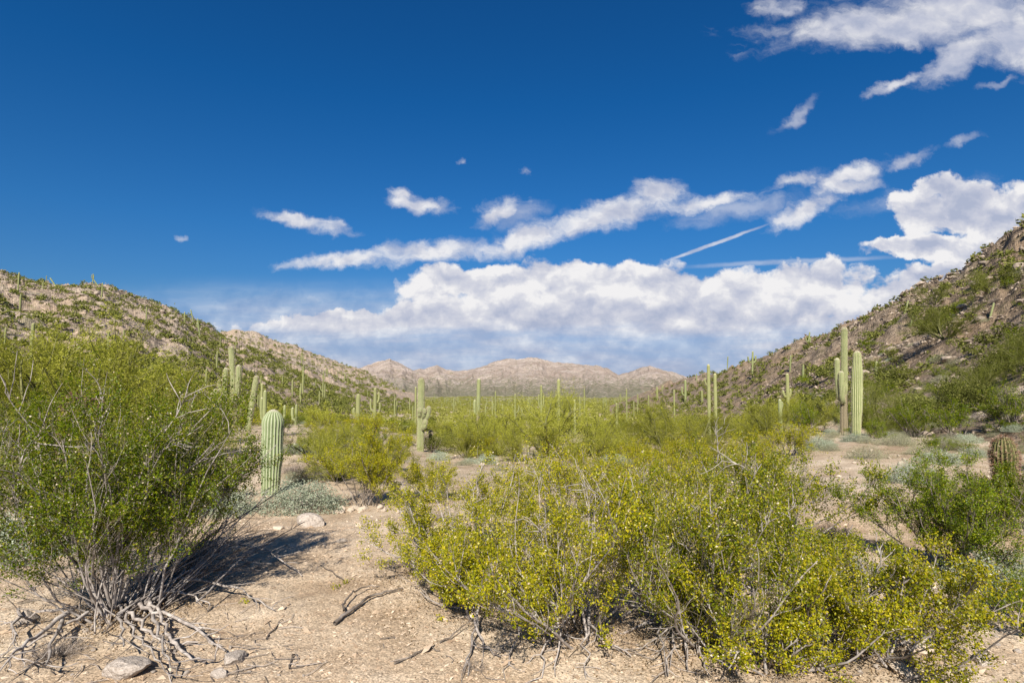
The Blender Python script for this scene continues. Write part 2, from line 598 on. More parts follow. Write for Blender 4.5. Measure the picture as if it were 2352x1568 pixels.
def ground_mat():
    m, t, q, out = mat('desert_ground')
    geo = nd(t, 'ShaderNodeNewGeometry')
    pos = geo.outputs['Position']
    big = q.noise(pos, 0.22, 4, 0.55)
    mid = q.noise(pos, 1.7, 5, 0.6)
    c = q.ramp(q.m('ADD', q.m('MULTIPLY', big, 0.5), q.m('MULTIPLY', mid, 0.5)),
               [(0.36, (0.29, 0.205, 0.13)), (0.48, (0.415, 0.32, 0.225)), (0.60, (0.52, 0.425, 0.32))])
    vo = nd(t, 'ShaderNodeTexVoronoi', feature='F1')
    t.links.new(pos, vo.inputs['Vector'])
    vo.inputs['Scale'].default_value = 85.0
    gr = q.sep(vo.outputs['Color'])[0]
    c = q.v('SCALE', c, q.lin(gr, 0, 1, 0.62, 1.34))
    fine = q.noise(pos, 130.0, 3, 0.6)
    c = q.v('SCALE', c, q.lin(fine, 0.3, 0.7, 0.82, 1.16))
    # litter darkens patches of the soil
    lit_ = q.ss(q.noise(pos, 3.3, 6, 0.7), 0.54, 0.68)
    c = q.mix(q.m('MULTIPLY', lit_, 0.45), c, (0.25, 0.18, 0.125))
    # dry bursage and grass tint of the open valley floor at the scale of metres
    # grass, bursage and scrub too small to build: patchy on the floor, closing up to an even cover far down the valley
    dd_ = q.v('LENGTH', pos, out=1)
    veg = q.ss(q.noise(pos, 0.5, 5, 0.65), 0.47, 0.60)
    c = q.mix(q.m('MULTIPLY', q.m('MULTIPLY', veg, q.ss(dd_, 12, 80)), 0.75), c, (0.20, 0.20, 0.085))
    veg2 = q.m('MULTIPLY', q.ss(q.noise(pos, 0.085, 6, 0.7), 0.36, 0.54), q.ss(dd_, 180, 520))
    c = q.mix(q.m('MULTIPLY', veg2, 0.85), c, q.mix(q.ss(q.noise(pos, 0.02, 5, 0.7), 0.40, 0.58), (0.145, 0.155, 0.07), (0.23, 0.225, 0.12)))
    dist = vo.outputs['Distance']
    h = q.m('ADD', q.m('MULTIPLY', dist, -0.5), q.m('MULTIPLY', fine, 0.5))
    n1 = bump(q, h, 0.7, 0.009)
    n2 = bump(q, q.m('ADD', mid, q.m('MULTIPLY', q.noise(pos, 14.0, 5, 0.65), 0.18)), 0.5, 0.10, n1)
    finish(t, out, c, n2, 0.95, 0.1)
    return m


def hill_mat(name='rocky_hillside', tone=(1.0, 1.0, 1.0)):
    m, t, q, out = mat(name)
    geo = nd(t, 'ShaderNodeNewGeometry')
    pos = geo.outputs['Position']
    big = q.noise(pos, 0.05, 5, 0.6)
    mid = q.noise(pos, 0.45, 6, 0.68)
    fine = q.noise(pos, 2.6, 5, 0.7)
    c = q.ramp(q.m('ADD', q.m('MULTIPLY', mid, 0.6), q.m('MULTIPLY', fine, 0.4)),
               [(0.34, (0.16, 0.12, 0.095)), (0.45, (0.33, 0.255, 0.20)), (0.56, (0.44, 0.35, 0.285)), (0.68, (0.55, 0.46, 0.38))])
    c = q.mix(q.ss(big, 0.40, 0.62), c, q.mix(0.5, c, (0.42, 0.29, 0.20)))
    vo = nd(t, 'ShaderNodeTexVoronoi', feature='F1')
    t.links.new(pos, vo.inputs['Vector'])
    vo.inputs['Scale'].default_value = 1.1
    c = q.v('SCALE', c, q.lin(q.sep(vo.outputs['Color'])[1], 0, 1, 0.75, 1.2))
    veg = q.ss(q.noise(pos, 0.33, 6, 0.7), 0.53, 0.63)
    c = q.mix(q.m('MULTIPLY', veg, 0.5), c, (0.18, 0.17, 0.085))
    c = q.v('MULTIPLY', c, tone)
    h = q.m('ADD', q.m('MULTIPLY', mid, 1.0), q.m('MULTIPLY', fine, 0.35))
    n1 = bump(q, h, 1.0, 1.1)
    finish(t, out, c, n1, 0.95, 0.1)
    return m


def mountain_mat():
    m, t, q, out = mat('far_mountain')
    geo = nd(t, 'ShaderNodeNewGeometry')
    pos = geo.outputs['Position']
    n1_ = q.noise(pos, 0.012, 6, 0.65)
    c = q.ramp(n1_, [(0.36, (0.325, 0.255, 0.21)), (0.5, (0.41, 0.335, 0.285)), (0.64, (0.48, 0.40, 0.35))])
    fine = q.noise(pos, 0.075, 4, 0.75)
    z = q.sep(pos)[2]
    low = q.lin(z, -30, 45, 0.16, -0.02)
    veg = q.ss(q.m('ADD', fine, low), 0.53, 0.61)
    c = q.mix(q.m('MULTIPLY', veg, 0.85), c, (0.17, 0.17, 0.10))
    n1 = bump(q, q.noise(pos, 0.03, 7, 0.7), 1.0, 22.0)
    finish(t, out, c, n1, 1.0, 0.05)
    return m


M = {'ground': ground_mat(), 'hill': hill_mat('rocky_hillside', (0.94, 0.97, 0.95)), 'hill_brown_dimmed': hill_mat('brown_hillside_dimmed', (0.67, 0.66, 0.60)), 'mountain': mountain_mat()}  # right hill: browner rock, darkened further to put lens vignette into the colour

# ------------------------------------------------------------------ the ground and hills: one sheet in polar rings, split by what it is
def build_land():
    inner = np.linspace(-0.86, 0.86, 900)
    outer = np.linspace(0.86, 2 * PI - 0.86, 150)[1:-1]
    th = np.concatenate([inner, outer])
    rr = np.concatenate([np.geomspace(1.0, 9000, 400)])
    for d in (640.0, M_D):
        rr[np.abs(rr - d).argmin()] = d
    R, T = np.meshgrid(rr, th, indexing='ij')
    X, Y = R * np.sin(T), R * np.cos(T)
    Z, K = terr(X, Y, True)
    nr, nt = R.shape
    V = np.stack([X, Y, Z], -1).reshape(-1, 3)
    i = np.arange(nr - 1)[:, None] * nt
    j = np.arange(nt)[None, :]
    j2 = (j + 1) % nt
    F = np.stack([i + j, i + j2, i + nt + j2, i + nt + j], -1)[:, :, ::-1]
    kf = K[:-1, :]
    names = [('ground', 'tan gravelly desert floor running down the valley to the mountains', 'ground'),
             ('hill', 'steep rocky hillside rising to the right edge of the view', 'hill_brown_dimmed'),
             ('hill', 'broad rocky hill with scattered shrubs rising on the left', 'hill'),
             ('hill', 'farther pinkish rocky ridge peeking out behind the left hill', 'hill'),
             ('mountains', 'low pinkish brown mountain range across the end of the valley', 'mountain')]
    for k, (nm, lb, mm) in enumerate(names):
        f = F[kf == k]
        used = np.unique(f)
        remap = np.zeros(len(V), np.int64)
        remap[used] = np.arange(len(used))
        v, f2 = V[used], remap[f]
        gs = [(v, f2)]
        if k == 0:
            n0 = np.concatenate([V[:nt], [[0, 0, float(terr(0.01, 0.01))]]])
            a = np.arange(nt)
            gs.append((n0, np.stack([(a + 1) % nt, a, np.full(nt, nt)], -1)))
        o = link(nm, make_mesh(nm, gs, M[mm], smooth=(k == 0)))
        tag(o, lb, kind='structure')


build_land()

# ------------------------------------------------------------------ plant building blocks
RNG = np.random.default_rng


def unit(v):
    return v / np.maximum(np.linalg.norm(v, axis=-1, keepdims=True), 1e-9)


def rand_dirs(rng, n, lo=0.0, hi=90.0):
    """random directions with angle from vertical between lo and hi degrees"""
    c = rng.uniform(math.cos(math.radians(hi)), math.cos(math.radians(lo)), n)
    a = rng.uniform(0, 2 * PI, n)
    s = np.sqrt(1 - c * c)
    return np.stack([s * np.cos(a), s * np.sin(a), c], -1)


def grow(rng, s, d, length, npts, up=0.0, jit=0.2):
    d = unit(d)
    pts = [s]
    p = s.copy()
    step = (length / (npts - 1))[:, None]
    for k in range(npts - 1):
        d = unit(d + rng.normal(0, jit, d.shape) + np.array([0, 0, up]))
        p = p + d * step
        pts.append(p)
    return np.stack(pts, 1)


def tubes(P, Rr, sides):
    """P (N, K, 3) polylines, Rr (N, K) radii"""
    N, K, _ = P.shape
    T = unit(np.gradient(P, axis=1))
    ref = np.where(np.abs(T[..., 2:3]) > 0.9, np.array([1.0, 0, 0]), np.array([0, 0, 1.0]))
    a = unit(np.cross(T, ref))
    b = np.cross(T, a)
    ang = np.arange(sides) * 2 * PI / sides
    V = P[:, :, None, :] + Rr[:, :, None, None] * (np.cos(ang)[:, None] * a[:, :, None, :] + np.sin(ang)[:, None] * b[:, :, None, :])
    V = V.reshape(-1, 3)
    n = np.arange(N)[:, None, None] * K * sides
    k = np.arange(K - 1)[None, :, None] * sides
    s = np.arange(sides)[None, None, :]
    s2 = (s + 1) % sides
    F = np.stack([n + k + s, n + k + s2, n + k + sides + s2, n + k + sides + s], -1).reshape(-1, 4)
    return V, F


def pick(P, idx, t):
    K = P.shape[1]
    f = t * (K - 1)
    i = np.minimum(f.astype(int), K - 2)
    w = (f - i)[:, None]
    a, b = P[idx, i], P[idx, i + 1]
    return a * (1 - w) + b * w, unit(b - a)


def branch_off(rng, P, n_each, t0, t1, lo, hi, upb=0.0):
    N = len(P)
    idx = np.repeat(np.arange(N), n_each)
    t = rng.uniform(t0, t1, len(idx))
    s, d = pick(P, idx, t)
    perp = unit(np.cross(d, rng.normal(0, 1, d.shape)))
    a = np.radians(rng.uniform(lo, hi, len(idx)))[:, None]
    d2 = d * np.cos(a) + perp * np.sin(a)
    d2[:, 2] += upb
    return s, unit(d2), t, idx


def leaf_quads(rng, C, length, width, along=None, mixa=0.0):
    n = len(C)
    a = unit(rng.normal(0, 1, (n, 3)))
    if along is not None:
        a = unit(a * (1 - mixa) + along * mixa)
    b = unit(np.cross(a, rng.normal(0, 1, (n, 3))))
    L = (length * rng.uniform(0.6, 1.3, n))[:, None]
    W = (width * rng.uniform(0.6, 1.3, n))[:, None]
    V = np.stack([C - a * L / 2, C + b * W / 2, C + a * L / 2, C - b * W / 2], 1).reshape(-1, 3)
    return V, np.arange(n * 4).reshape(-1, 4)


OCT_V = np.array([(1, 0, 0), (-1, 0, 0), (0, 1, 0), (0, -1, 0), (0, 0, 1), (0, 0, -1)], float)
OCT_F = np.array([(0, 2, 4), (2, 1, 4), (1, 3, 4), (3, 0, 4), (2, 0, 5), (1, 2, 5), (3, 1, 5), (0, 3, 5)])


def pebbles(rng, C, size, flat=0.6):
    n = len(C)
    V = OCT_V[None] * (1 + rng.normal(0, 0.22, (n, 6, 1)))
    a = rng.uniform(0, 2 * PI, n)
    ca, sa = np.cos(a), np.sin(a)
    sz = size[:, None, None] * np.stack([rng.uniform(0.8, 1.4, n), rng.uniform(0.6, 1.0, n), rng.uniform(0.4, 0.9, n) * flat], -1)[:, None, :]
    V = V * sz
    x = V[..., 0] * ca[:, None] - V[..., 1] * sa[:, None]
    y = V[..., 0] * sa[:, None] + V[..., 1] * ca[:, None]
    tilt = rng.normal(0, 0.35, (n, 1))
    z = V[..., 2] + x * tilt
    V = np.stack([x, y, z], -1) + C[:, None, :]
    F = (OCT_F[None] + np.arange(n)[:, None, None] * 6).reshape(-1, 3)
    return V.reshape(-1, 3), F


# ------------------------------------------------------------------ plant materials
M['creo'] = leaf_mat('creosote_leaf', [(0.0, (0.10, 0.125, 0.005)), (0.3, (0.235, 0.245, 0.008)), (0.7, (0.36, 0.335, 0.009)), (0.93, (0.46, 0.385, 0.015)), (1.0, (0.48, 0.36, 0.05))], 0.35, 0.12, 0.01)
M['creo_dark'] = leaf_mat('creosote_leaf_dark', [(0.0, (0.05, 0.09, 0.004)), (0.5, (0.125, 0.175, 0.006)), (0.9, (0.22, 0.245, 0.008)), (1.0, (0.30, 0.26, 0.02))], 0.33, 0.15, 0.01)
M['creo_mid'] = leaf_mat('creosote_leaf_mid', [(0.0, (0.06, 0.09, 0.004)), (0.4, (0.175, 0.205, 0.007)), (0.8, (0.29, 0.285, 0.009)), (1.0, (0.40, 0.32, 0.02))], 0.34, 0.12, 0.01)
M['palo'] = leaf_mat('palo_verde_leaf', [(0.0, (0.16, 0.175, 0.02)), (0.5, (0.285, 0.29, 0.04)), (1.0, (0.40, 0.385, 0.08))], 0.36, 0.34)
M['palo_dark'] = leaf_mat('palo_verde_leaf_dark', [(0.0, (0.075, 0.095, 0.016)), (0.5, (0.145, 0.16, 0.03)), (1.0, (0.23, 0.23, 0.055))], 0.3, 0.25)  # palo verde leaf in a darker olive, for plants on the right
M['shrub'] = leaf_mat('shrub_leaf', [(0.0, (0.07, 0.085, 0.02)), (0.5, (0.135, 0.145, 0.035)), (1.0, (0.22, 0.22, 0.065))], 0.28, 0.38)
M['valley'] = leaf_mat('valley_scrub_leaf', [(0.0, (0.15, 0.16, 0.03)), (0.5, (0.26, 0.26, 0.06)), (1.0, (0.37, 0.355, 0.12))], 0.3, 0.3)
M['grass'] = leaf_mat('dry_weed', [(0.0, (0.20, 0.18, 0.09)), (0.5, (0.33, 0.29, 0.17)), (1.0, (0.44, 0.40, 0.28))], 0.25, 0.2)
M['britt'] = leaf_mat('brittlebush_leaf', [(0.0, (0.20, 0.235, 0.165)), (0.5, (0.33, 0.37, 0.27)), (1.0, (0.46, 0.49, 0.38))], 0.2, 0.2)
M['burs'] = leaf_mat('bursage_leaf', [(0.0, (0.17, 0.175, 0.10)), (0.5, (0.27, 0.27, 0.17)), (1.0, (0.38, 0.36, 0.25))], 0.2, 0.2)
M['deadgrey'] = leaf_mat('dry_twig', [(0.0, (0.13, 0.105, 0.085)), (0.6, (0.24, 0.20, 0.17)), (1.0, (0.36, 0.31, 0.27))], 0.05, 0.15)
M['litter'] = leaf_mat('leaf_litter', [(0.0, (0.10, 0.065, 0.035)), (0.5, (0.22, 0.155, 0.09)), (1.0, (0.36, 0.29, 0.20))], 0.05, 0.0)
M['pod'] = leaf_mat('seed_fuzz', [(0.0, (0.55, 0.44, 0.30)), (1.0, (0.78, 0.70, 0.56))], 0.3, 0.1)
M['twig'] = plain('creosote_twig', [(0.1, (0.12, 0.10, 0.055)), (0.9, (0.26, 0.22, 0.13))], 14.0, 0.9)
M['bark'] = plain('grey_bark', [(0.1, (0.15, 0.125, 0.11)), (0.5, (0.30, 0.265, 0.24)), (0.9, (0.43, 0.39, 0.36))], 14.0, 0.9, 0.004, 0.15)
M['dark_bark'] = plain('dark_bark', [(0.1, (0.07, 0.055, 0.045)), (0.5, (0.15, 0.125, 0.105)), (0.9, (0.28, 0.24, 0.21))], 14.0, 0.9, 0.004, 0.15)
M['green_bark'] = plain('green_bark', [(0.1, (0.10, 0.10, 0.035)), (0.9, (0.22, 0.215, 0.09))], 8.0, 0.8, 0.0, 0.1)
M['boulder'] = plain('hill_boulder', [(0.0, (0.13, 0.10, 0.08)), (0.5, (0.27, 0.22, 0.175)), (1.0, (0.40, 0.335, 0.275))], 5.0, 0.95, 0.02, 0.3)
M['rock'] = plain('granite', [(0.0, (0.20, 0.165, 0.135)), (0.5, (0.36, 0.31, 0.265)), (1.0, (0.50, 0.44, 0.385))], 9.0, 0.95, 0.02, 0.15)
M['pale_rock'] = plain('pale_stone', [(0.0, (0.34, 0.27, 0.20)), (1.0, (0.60, 0.51, 0.41))], 9.0, 0.95, 0.02, 0.15)
M['pebble'] = plain('pebble', [(0.0, (0.22, 0.15, 0.10)), (0.5, (0.42, 0.315, 0.22)), (1.0, (0.60, 0.50, 0.39))], 2.0, 0.95, 0.0, 0.0, 0.75)
M['rubble'] = plain('hill_stone', [(0.0, (0.10, 0.078, 0.06)), (0.5, (0.25, 0.20, 0.155)), (1.0, (0.42, 0.345, 0.28))], 0.4, 0.95, 0.0, 0.0, 0.75)


# ------------------------------------------------------------------ creosote bushes close to the camera
def creosote_parts(seed, height, spread, n_stem, n2, n3, n_leaf, leaf=0.013, lo=8, hi=62, lean=(0, 0), stem_r=0.014, leafless=0.12, t2=(0.35, 1.0),
                   start=0.10, podn=0.016):
    rng = RNG(seed)
    d = rand_dirs(rng, n_stem, lo, hi)
    d[:, 0] += lean[0]
    d[:, 1] += lean[1]
    d[:, 0:2] *= spread
    s = np.stack([rng.normal(0, start, n_stem), rng.normal(0, start, n_stem), np.full(n_stem, -0.05)], -1)
    L = height * rng.uniform(0.75, 1.25, n_stem) / np.clip(unit(d)[:, 2] * 0.5 + 0.55, 0.45, 1)
    st = grow(rng, s, d, L, 11, 0.06, 0.13)
    sr = stem_r * rng.uniform(0.55, 1.15, n_stem)[:, None] * np.linspace(1, 0.30, 11)[None]
    s2, d2, t2_, i2 = branch_off(rng, st, n2, t2[0], t2[1], 18, 50, 0.25)
    L2 = height * rng.uniform(0.22, 0.5, len(s2)) * (1.25 - 0.6 * t2_)
    b2 = grow(rng, s2, d2, L2, 6, 0.08, 0.16)
    r2 = stem_r * 0.32 * rng.uniform(0.6, 1.1, len(s2))[:, None] * np.linspace(1, 0.4, 6)[None]
    s3, d3, t3_, i3 = branch_off(rng, b2, n3, 0.2, 1.0, 20, 60, 0.2)
    L3 = height * rng.uniform(0.07, 0.17, len(s3))
    b3 = grow(rng, s3, d3, L3, 4, 0.05, 0.2)
    r3 = stem_r * 0.11 * np.linspace(1, 0.5, 4)[None] * np.ones((len(s3), 1))
    keep = rng.random(n_stem) > leafless
    live = keep[i2[i3]]
    bl = b3[live]
    idx = np.repeat(np.arange(len(bl)), n_leaf)
    # clumps: some twigs carry many leaves, others few
    dens = rng.random(len(bl))
    idx = idx[rng.random(len(idx)) < (0.03 + 0.97 * dens[idx] ** 1.6)]
    c, dd = pick(bl, idx, np.sqrt(rng.random(len(idx))))
    c = c + rng.normal(0, leaf * 1.6, c.shape)
    c[:, 2] = np.maximum(c[:, 2], 0.03)
    lv = leaf_quads(rng, c, leaf * 1.5, leaf * 0.85, dd, 0.25)
    npod = int(len(c) * podn)
    pc = c[rng.integers(0, len(c), npod)] + rng.normal(0, 0.012, (npod, 3))
    pods = pebbles(rng, pc, np.full(npod, leaf * 0.5), 1.3)
    tw = [tubes(b2, r2, 4), tubes(b3, r3, 3)]
    return st, sr, tw, lv, pods, rng


def creosote(label, loc, seed, height, spread=1.0, n_stem=24, n2=7, n3=7, n_leaf=44, lean=(0, 0), foliage='creo', bark='bark', group=None, extra=None, **kw):
    t = thing('creosote_bush', label, 'bush', loc, group)
    st, sr, tw, lv, pods, rng = creosote_parts(seed, height, spread, n_stem, n2, n3, n_leaf, lean=lean, **kw)
    for k in range(len(st)):
        link('branch', make_mesh('branch', [tubes(st[k:k + 1], sr[k:k + 1], 6)], M[bark], True), t)
    link('twigs', make_mesh('twigs', [(*tw[0], 0), (*tw[1], 1)], [M[bark], M['twig']], True), t, kind='stuff')
    link('foliage', make_mesh('foliage', [lv], M[foliage]), t, kind='stuff')
    if len(pods[1]):
        link('seed_pods', make_mesh('seed_pods', [pods], M['pod']), t, kind='stuff')
    return t


def poly3(loc, pts, n=None, wob=0.012, seed=0):
    """wobbly polyline through world points, made relative to loc"""
    rng = RNG(seed)
    P = np.array(pts, float) - np.array(loc)
    K = len(P)
    n = n or (K - 1) * 4 + 1
    tt = np.linspace(0, K - 1, n)
    out = np.stack([np.interp(tt, np.arange(K), P[:, i]) for i in range(3)], -1)
    # soften the corners
    for _ in range(2):
        out[1:-1] = out[1:-1] * 0.5 + (out[:-2] + out[2:]) * 0.25
    out[1:-1] += rng.normal(0, wob, (n - 2, 3)) * np.array([1, 1, 0.6])
    return out[None]


def ground_path(uvh):
    r = []
    for (u, v, h) in uvh:
        p = hit(u, v)
        r.append((p[0], p[1], p[2] + h))
    return r


def dead_limb(parent, loc, uvh, r0, seed, name='dead_branch', m='bark'):
    pts = ground_path(uvh)
    P = poly3(loc, pts, seed=seed)
    K = P.shape[1]
    rad = np.linspace(r0, r0 * 0.35, K)[None] * RNG(seed).uniform(0.85, 1.15, K)[None]
    rng = RNG(seed + 5)
    s, d, t, i = branch_off(rng, P, 5, 0.35, 1.0, 20, 50, 0.05)
    tw = grow(rng, s, d, rng.uniform(0.08, 0.3, 5), 5, -0.02, 0.22)
    tw[..., 2] = np.maximum(tw[..., 2], tw[:, :1, 2] - 0.03)
    gs = [tubes(P, rad, 6), tubes(tw, np.linspace(r0 * 0.35, r0 * 0.12, 5)[None] * np.ones((5, 1)), 4)]
    return link(name, make_mesh(name, gs, M[m], True), parent)


# --- the big creosote at the left edge with its skirt of dead limbs
L1 = hit(262, 1425)
big_left = creosote('big dark green creosote bush on the left with bare dead limbs splayed at its foot', L1, 11, 1.34, 1.0, 42, 11, 10, 66,
                    lean=(-0.36, 0.05), foliage='creo_dark', stem_r=0.0085, leaf=0.0118, lo=3, hi=60, leafless=0.08, t2=(0.22, 1.0))
limbs = [
    [(276, 1396, .12), (308, 1419, .10), (350, 1433, .09), (420, 1454, .08), (472, 1478, .06), (518, 1506, .03)],
    [(308, 1403, .12), (350, 1419, .10), (371, 1447, .08), (388, 1485, .06), (420, 1517, .04), (465, 1531, .03), (493, 1527, .03)],
    [(259, 1415, .10), (273, 1436, .09), (276, 1478, .07), (282, 1524, .10)],
    [(287, 1429, .09), (322, 1447, .07), (350, 1478, .05), (381, 1492, .04), (455, 1485, .03)],
    [(350, 1415, .10), (378, 1394, .12), (437, 1389, .08), (483, 1398, .03)],
    [(395, 1373, .15), (472, 1372, .12), (560, 1379, .08), (630, 1408, .02)],
    [(420, 1317, .2), (490, 1303, .2), (546, 1288, .16), (630, 1300, .10), (693, 1328, .02)],
    [(452, 1310, .2), (483, 1324, .15), (623, 1317, .08)],
    [(300, 1390, .2), (434, 1356, .16), (507, 1338, .12), (595, 1325, .06)],
    [(175, 1433, .12), (90, 1441, .10), (0, 1455, .06)],
    [(164, 1443, .12), (90, 1490, .10), (35, 1545, .12), (10, 1566, .1)],
    [(140, 1457, .10), (122, 1500, .10), (101, 1566, .08)],
    [(200, 1440, .10), (150, 1465, .07), (60, 1500, .05), (0, 1520, .04)],
    [(285, 1420, .10), (300, 1470, .06), (345, 1510, .04), (392, 1566, .03)],
    [(350, 1447, .10), (365, 1490, .09), (378, 1530, .07), (405, 1564, .03)],
    [(40, 1425, .08), (38, 1480, .1), (30, 1530, .12)],
]
for k, lb in enumerate(limbs):
    dead_limb(big_left, L1, lb, [.017, .015, .013, .013, .012, .012, .012, .009, .011, .012, .016, .015, .011, .010, .011, .010][k], 300 + k)
# the fan of thin dry stems reaching to the right along the ground
rng = RNG(77)
fan_s, fan_d, fan_l = [], [], []
for k in range(60):
    tip = hit(rng.uniform(500, 640), rng.uniform(1225, 1335))
    tip = tip + np.array([0, 0, rng.uniform(0.05, 0.42)])
    s = np.array([rng.normal(.12, .12), rng.normal(.1, .15), rng.uniform(.0, .12)])
    fan_s.append(s)
    fan_d.append(tip - L1 - s)
fs, fd = np.array(fan_s), np.array(fan_d)
fl = np.linalg.norm(fd, axis=1) * rng.uniform(0.6, 1.0, 60)
fp = grow(rng, fs, fd + [0, 0, .12], fl, 9, -0.012, 0.07)
for k in range(60):
    s2, d2, t2, i2 = branch_off(rng, fp[k:k + 1], 6, 0.45, 1.0, 12, 40)
    tw = grow(rng, s2, d2, rng.uniform(.1, .35, 6), 5, 0, .15)
    link('dead_branch', make_mesh('dead_branch', [tubes(fp[k:k + 1], np.linspace(.008, .003, 9)[None] * rng.uniform(.6, 1.2), 5),
                                                  tubes(tw, np.linspace(.0028, .0014, 5)[None] * np.ones((6, 1)), 3)], M['dark_bark' if k % 3 == 0 else 'bark'], True), big_left)
# the tall pale bare branches standing in it
for k, (u, v, y, L, dx) in enumerate([(300, 1150, 3.9, .85, .25), (215, 1130, 3.8, .7, -.1), (330, 1080, 4.2, .6, .5), (120, 1180, 3.9, .9, -.35), (400, 1140, 4.3, .7, .6), (60, 1130, 3.8, .6, .1)]):
    p0 = np.array([(u - 1176) / FOC * y, y, E + (882 - v) / FOC * y])
    a = grow(rng, (p0 - L1)[None], np.array([[dx, -.1, 1.0]]), np.array([L]), 10, 0.0, 0.14)
    s2, d2, t2, i2 = branch_off(rng, a, 9, 0.25, 1.0, 20, 50, .1)
    b = grow(rng, s2, d2, rng.uniform(.12, .40, 9), 6, 0.02, .2)
    stem = grow(rng, np.array([[0., 0, 0]]), (p0 - L1)[None], np.array([np.linalg.norm(p0 - L1)]), 8, 0, 0.03)
    stem = stem + (np.linspace(0, 1, 8)[None, :, None]) * ((p0 - L1)[None, None] - stem[:, -1:])
    link('dead_branch', make_mesh('dead_branch', [tubes(a, np.linspace(.008, .003, 10)[None], 5), tubes(stem, np.linspace(.012, .008, 8)[None], 5),
                                                  tubes(b, np.linspace(.004, .0018, 6)[None] * np.ones((9, 1)), 4)], M['bark'], True), big_left)

# --- the mass of bright creosote on the right
R_LIST = [
    # u, v of the foot, height, spread, stems, seed, label
    (1324, 1450, 0.88, 1.35, 26, 21, 'bright yellow green creosote bush in the front with a grey tangle at its foot'),
    (1628, 1470, .92, 1.15, 26, 22, 'tall front creosote bush with twisted grey trunks right of the grey tangle'),
    (1980, 1500, 0.60, 1.45, 24, 23, 'low spreading creosote bush over pale rocks at lower right'),
    (1480, 1290, .85, 1.30, 24, 24, 'yellow green creosote bush in the middle of the front thicket'),
    (1085, 1290, 0.80, 1.35, 22, 25, 'airy creosote bush at the left end of the front thicket by the sandy path'),
    (1760, 1250, .88, 1.05, 24, 26, 'tall creosote bush with pale upright branches at the right end of the thicket'),
    (1300, 1190, .85, 1.30, 20, 27, 'creosote bush at the back of the front thicket below the two brittlebushes'),
    (1600, 1190, .78, 1.15, 22, 28, 'leafy creosote bush at the back of the thicket left of the paired saguaros'),
    (985, 1150, 0.62, 1.25, 16, 29, 'small olive creosote bush just below the armed saguaro'),
    (1775, 1530, 0.50, 1.3, 18, 31, 'low creosote bush at the bottom edge in front of the tall twisted one'),
    (1110, 1400, 0.46, 1.4, 18, 32, 'low creosote bush at the front left corner of the thicket'),
    (1010, 1330, 0.36, 1.2, 10, 33, 'sparse creosote sprays overhanging the right side of the sandy path'),
    (1850, 1370, 0.50, 1.2, 16, 30, 'creosote bush behind the low spreading one at lower right'),
]
R_BUSH = []
for (u, v, h, sp, ns, sd, lb) in R_LIST:
    p = hit(u, v)
    small = p[1] > 6
    b = creosote(lb, p, sd, h, sp, ns, 9, 8, 44 if small else 48, leaf=0.0115 if not small else 0.0145, foliage='creo_mid' if sd in (22, 26, 28, 30) else 'creo', lo=5, hi=66, leafless=0.10, stem_r=0.0105, t2=(0.28, 1.0))
    R_BUSH.append((b, p))
# grey tangle of old limbs low in the two front bushes
rng = RNG(99)
for (b, p), u0, u1, v0, v1, n in ((R_BUSH[0], 1050, 1300, 1320, 1440, 34), (R_BUSH[1], 1520, 1700, 1390, 1500, 18), (R_BUSH[2], 1840, 2060, 1430, 1540, 22)):
    for k in range(n):
        q = hit(rng.uniform(u0, u1), rng.uniform(v0, v1)) + np.array([0, 0, rng.uniform(.03, .22)])
        dd = q - p
        a = grow(rng, (q - p)[None], np.array([[rng.normal(0, .8), rng.normal(0, .35), rng.normal(.05, .15)]]), np.array([rng.uniform(.25, .7)]), 9, 0.0, .22)
        a[..., 2] = np.maximum(a[..., 2], 0.01)
        s2, d2, t2, i2 = branch_off(rng, a, 4, 0.2, 1.0, 20, 50)
        tw = grow(rng, s2, d2, rng.uniform(.08, .25, 4), 5, 0, .2)
        link('dead_branch', make_mesh('dead_branch', [tubes(a, np.linspace(.009, .004, 9)[None] * rng.uniform(.6, 1.2), 5),
                                                      tubes(tw, np.linspace(.003, .0015, 5)[None] * np.ones((4, 1)), 3)], M['bark'], True), b)
# old stems bending down to the soil at the front of those bushes
for (b, p), lst in ((R_BUSH[0], [[(1324, 1440, .2), (1285, 1460, .1), (1252, 1500, .05), (1245, 1560, .01)], [(1330, 1440, .2), (1290, 1490, .12), (1275, 1560, .02)],
                                 [(1340, 1445, .15), (1365, 1480, .08), (1400, 1500, .05), (1450, 1515, .02)], [(1350, 1440, .2), (1352, 1500, .12), (1345, 1560, .02)],
                                 [(1440, 1380, .35), (1475, 1430, .25), (1520, 1480, .15), (1530, 1560, .02)], [(1100, 1440, .15), (1080, 1500, .04), (1075, 1555, .01)],
                                 [(1090, 1470, .12), (1110, 1500, .03), (1150, 1515, .02)], [(1210, 1440, .2), (1200, 1480, .1), (1170, 1530, .01)]]),
                    (R_BUSH[1], [[(1640, 1440, .2), (1610, 1460, .12), (1600, 1500, .06), (1630, 1560, .02)], [(1600, 1440, .2), (1575, 1490, .1), (1580, 1550, .02)],
                                 [(1650, 1460, .15), (1700, 1480, .08), (1780, 1500, .03)], [(1560, 1440, .15), (1545, 1500, .06), (1535, 1560, .02)]])):
    for k, lb in enumerate(lst):
        dead_limb(b, p, lb, .010, 500 + k + int(p[0] * 100), 'branch')

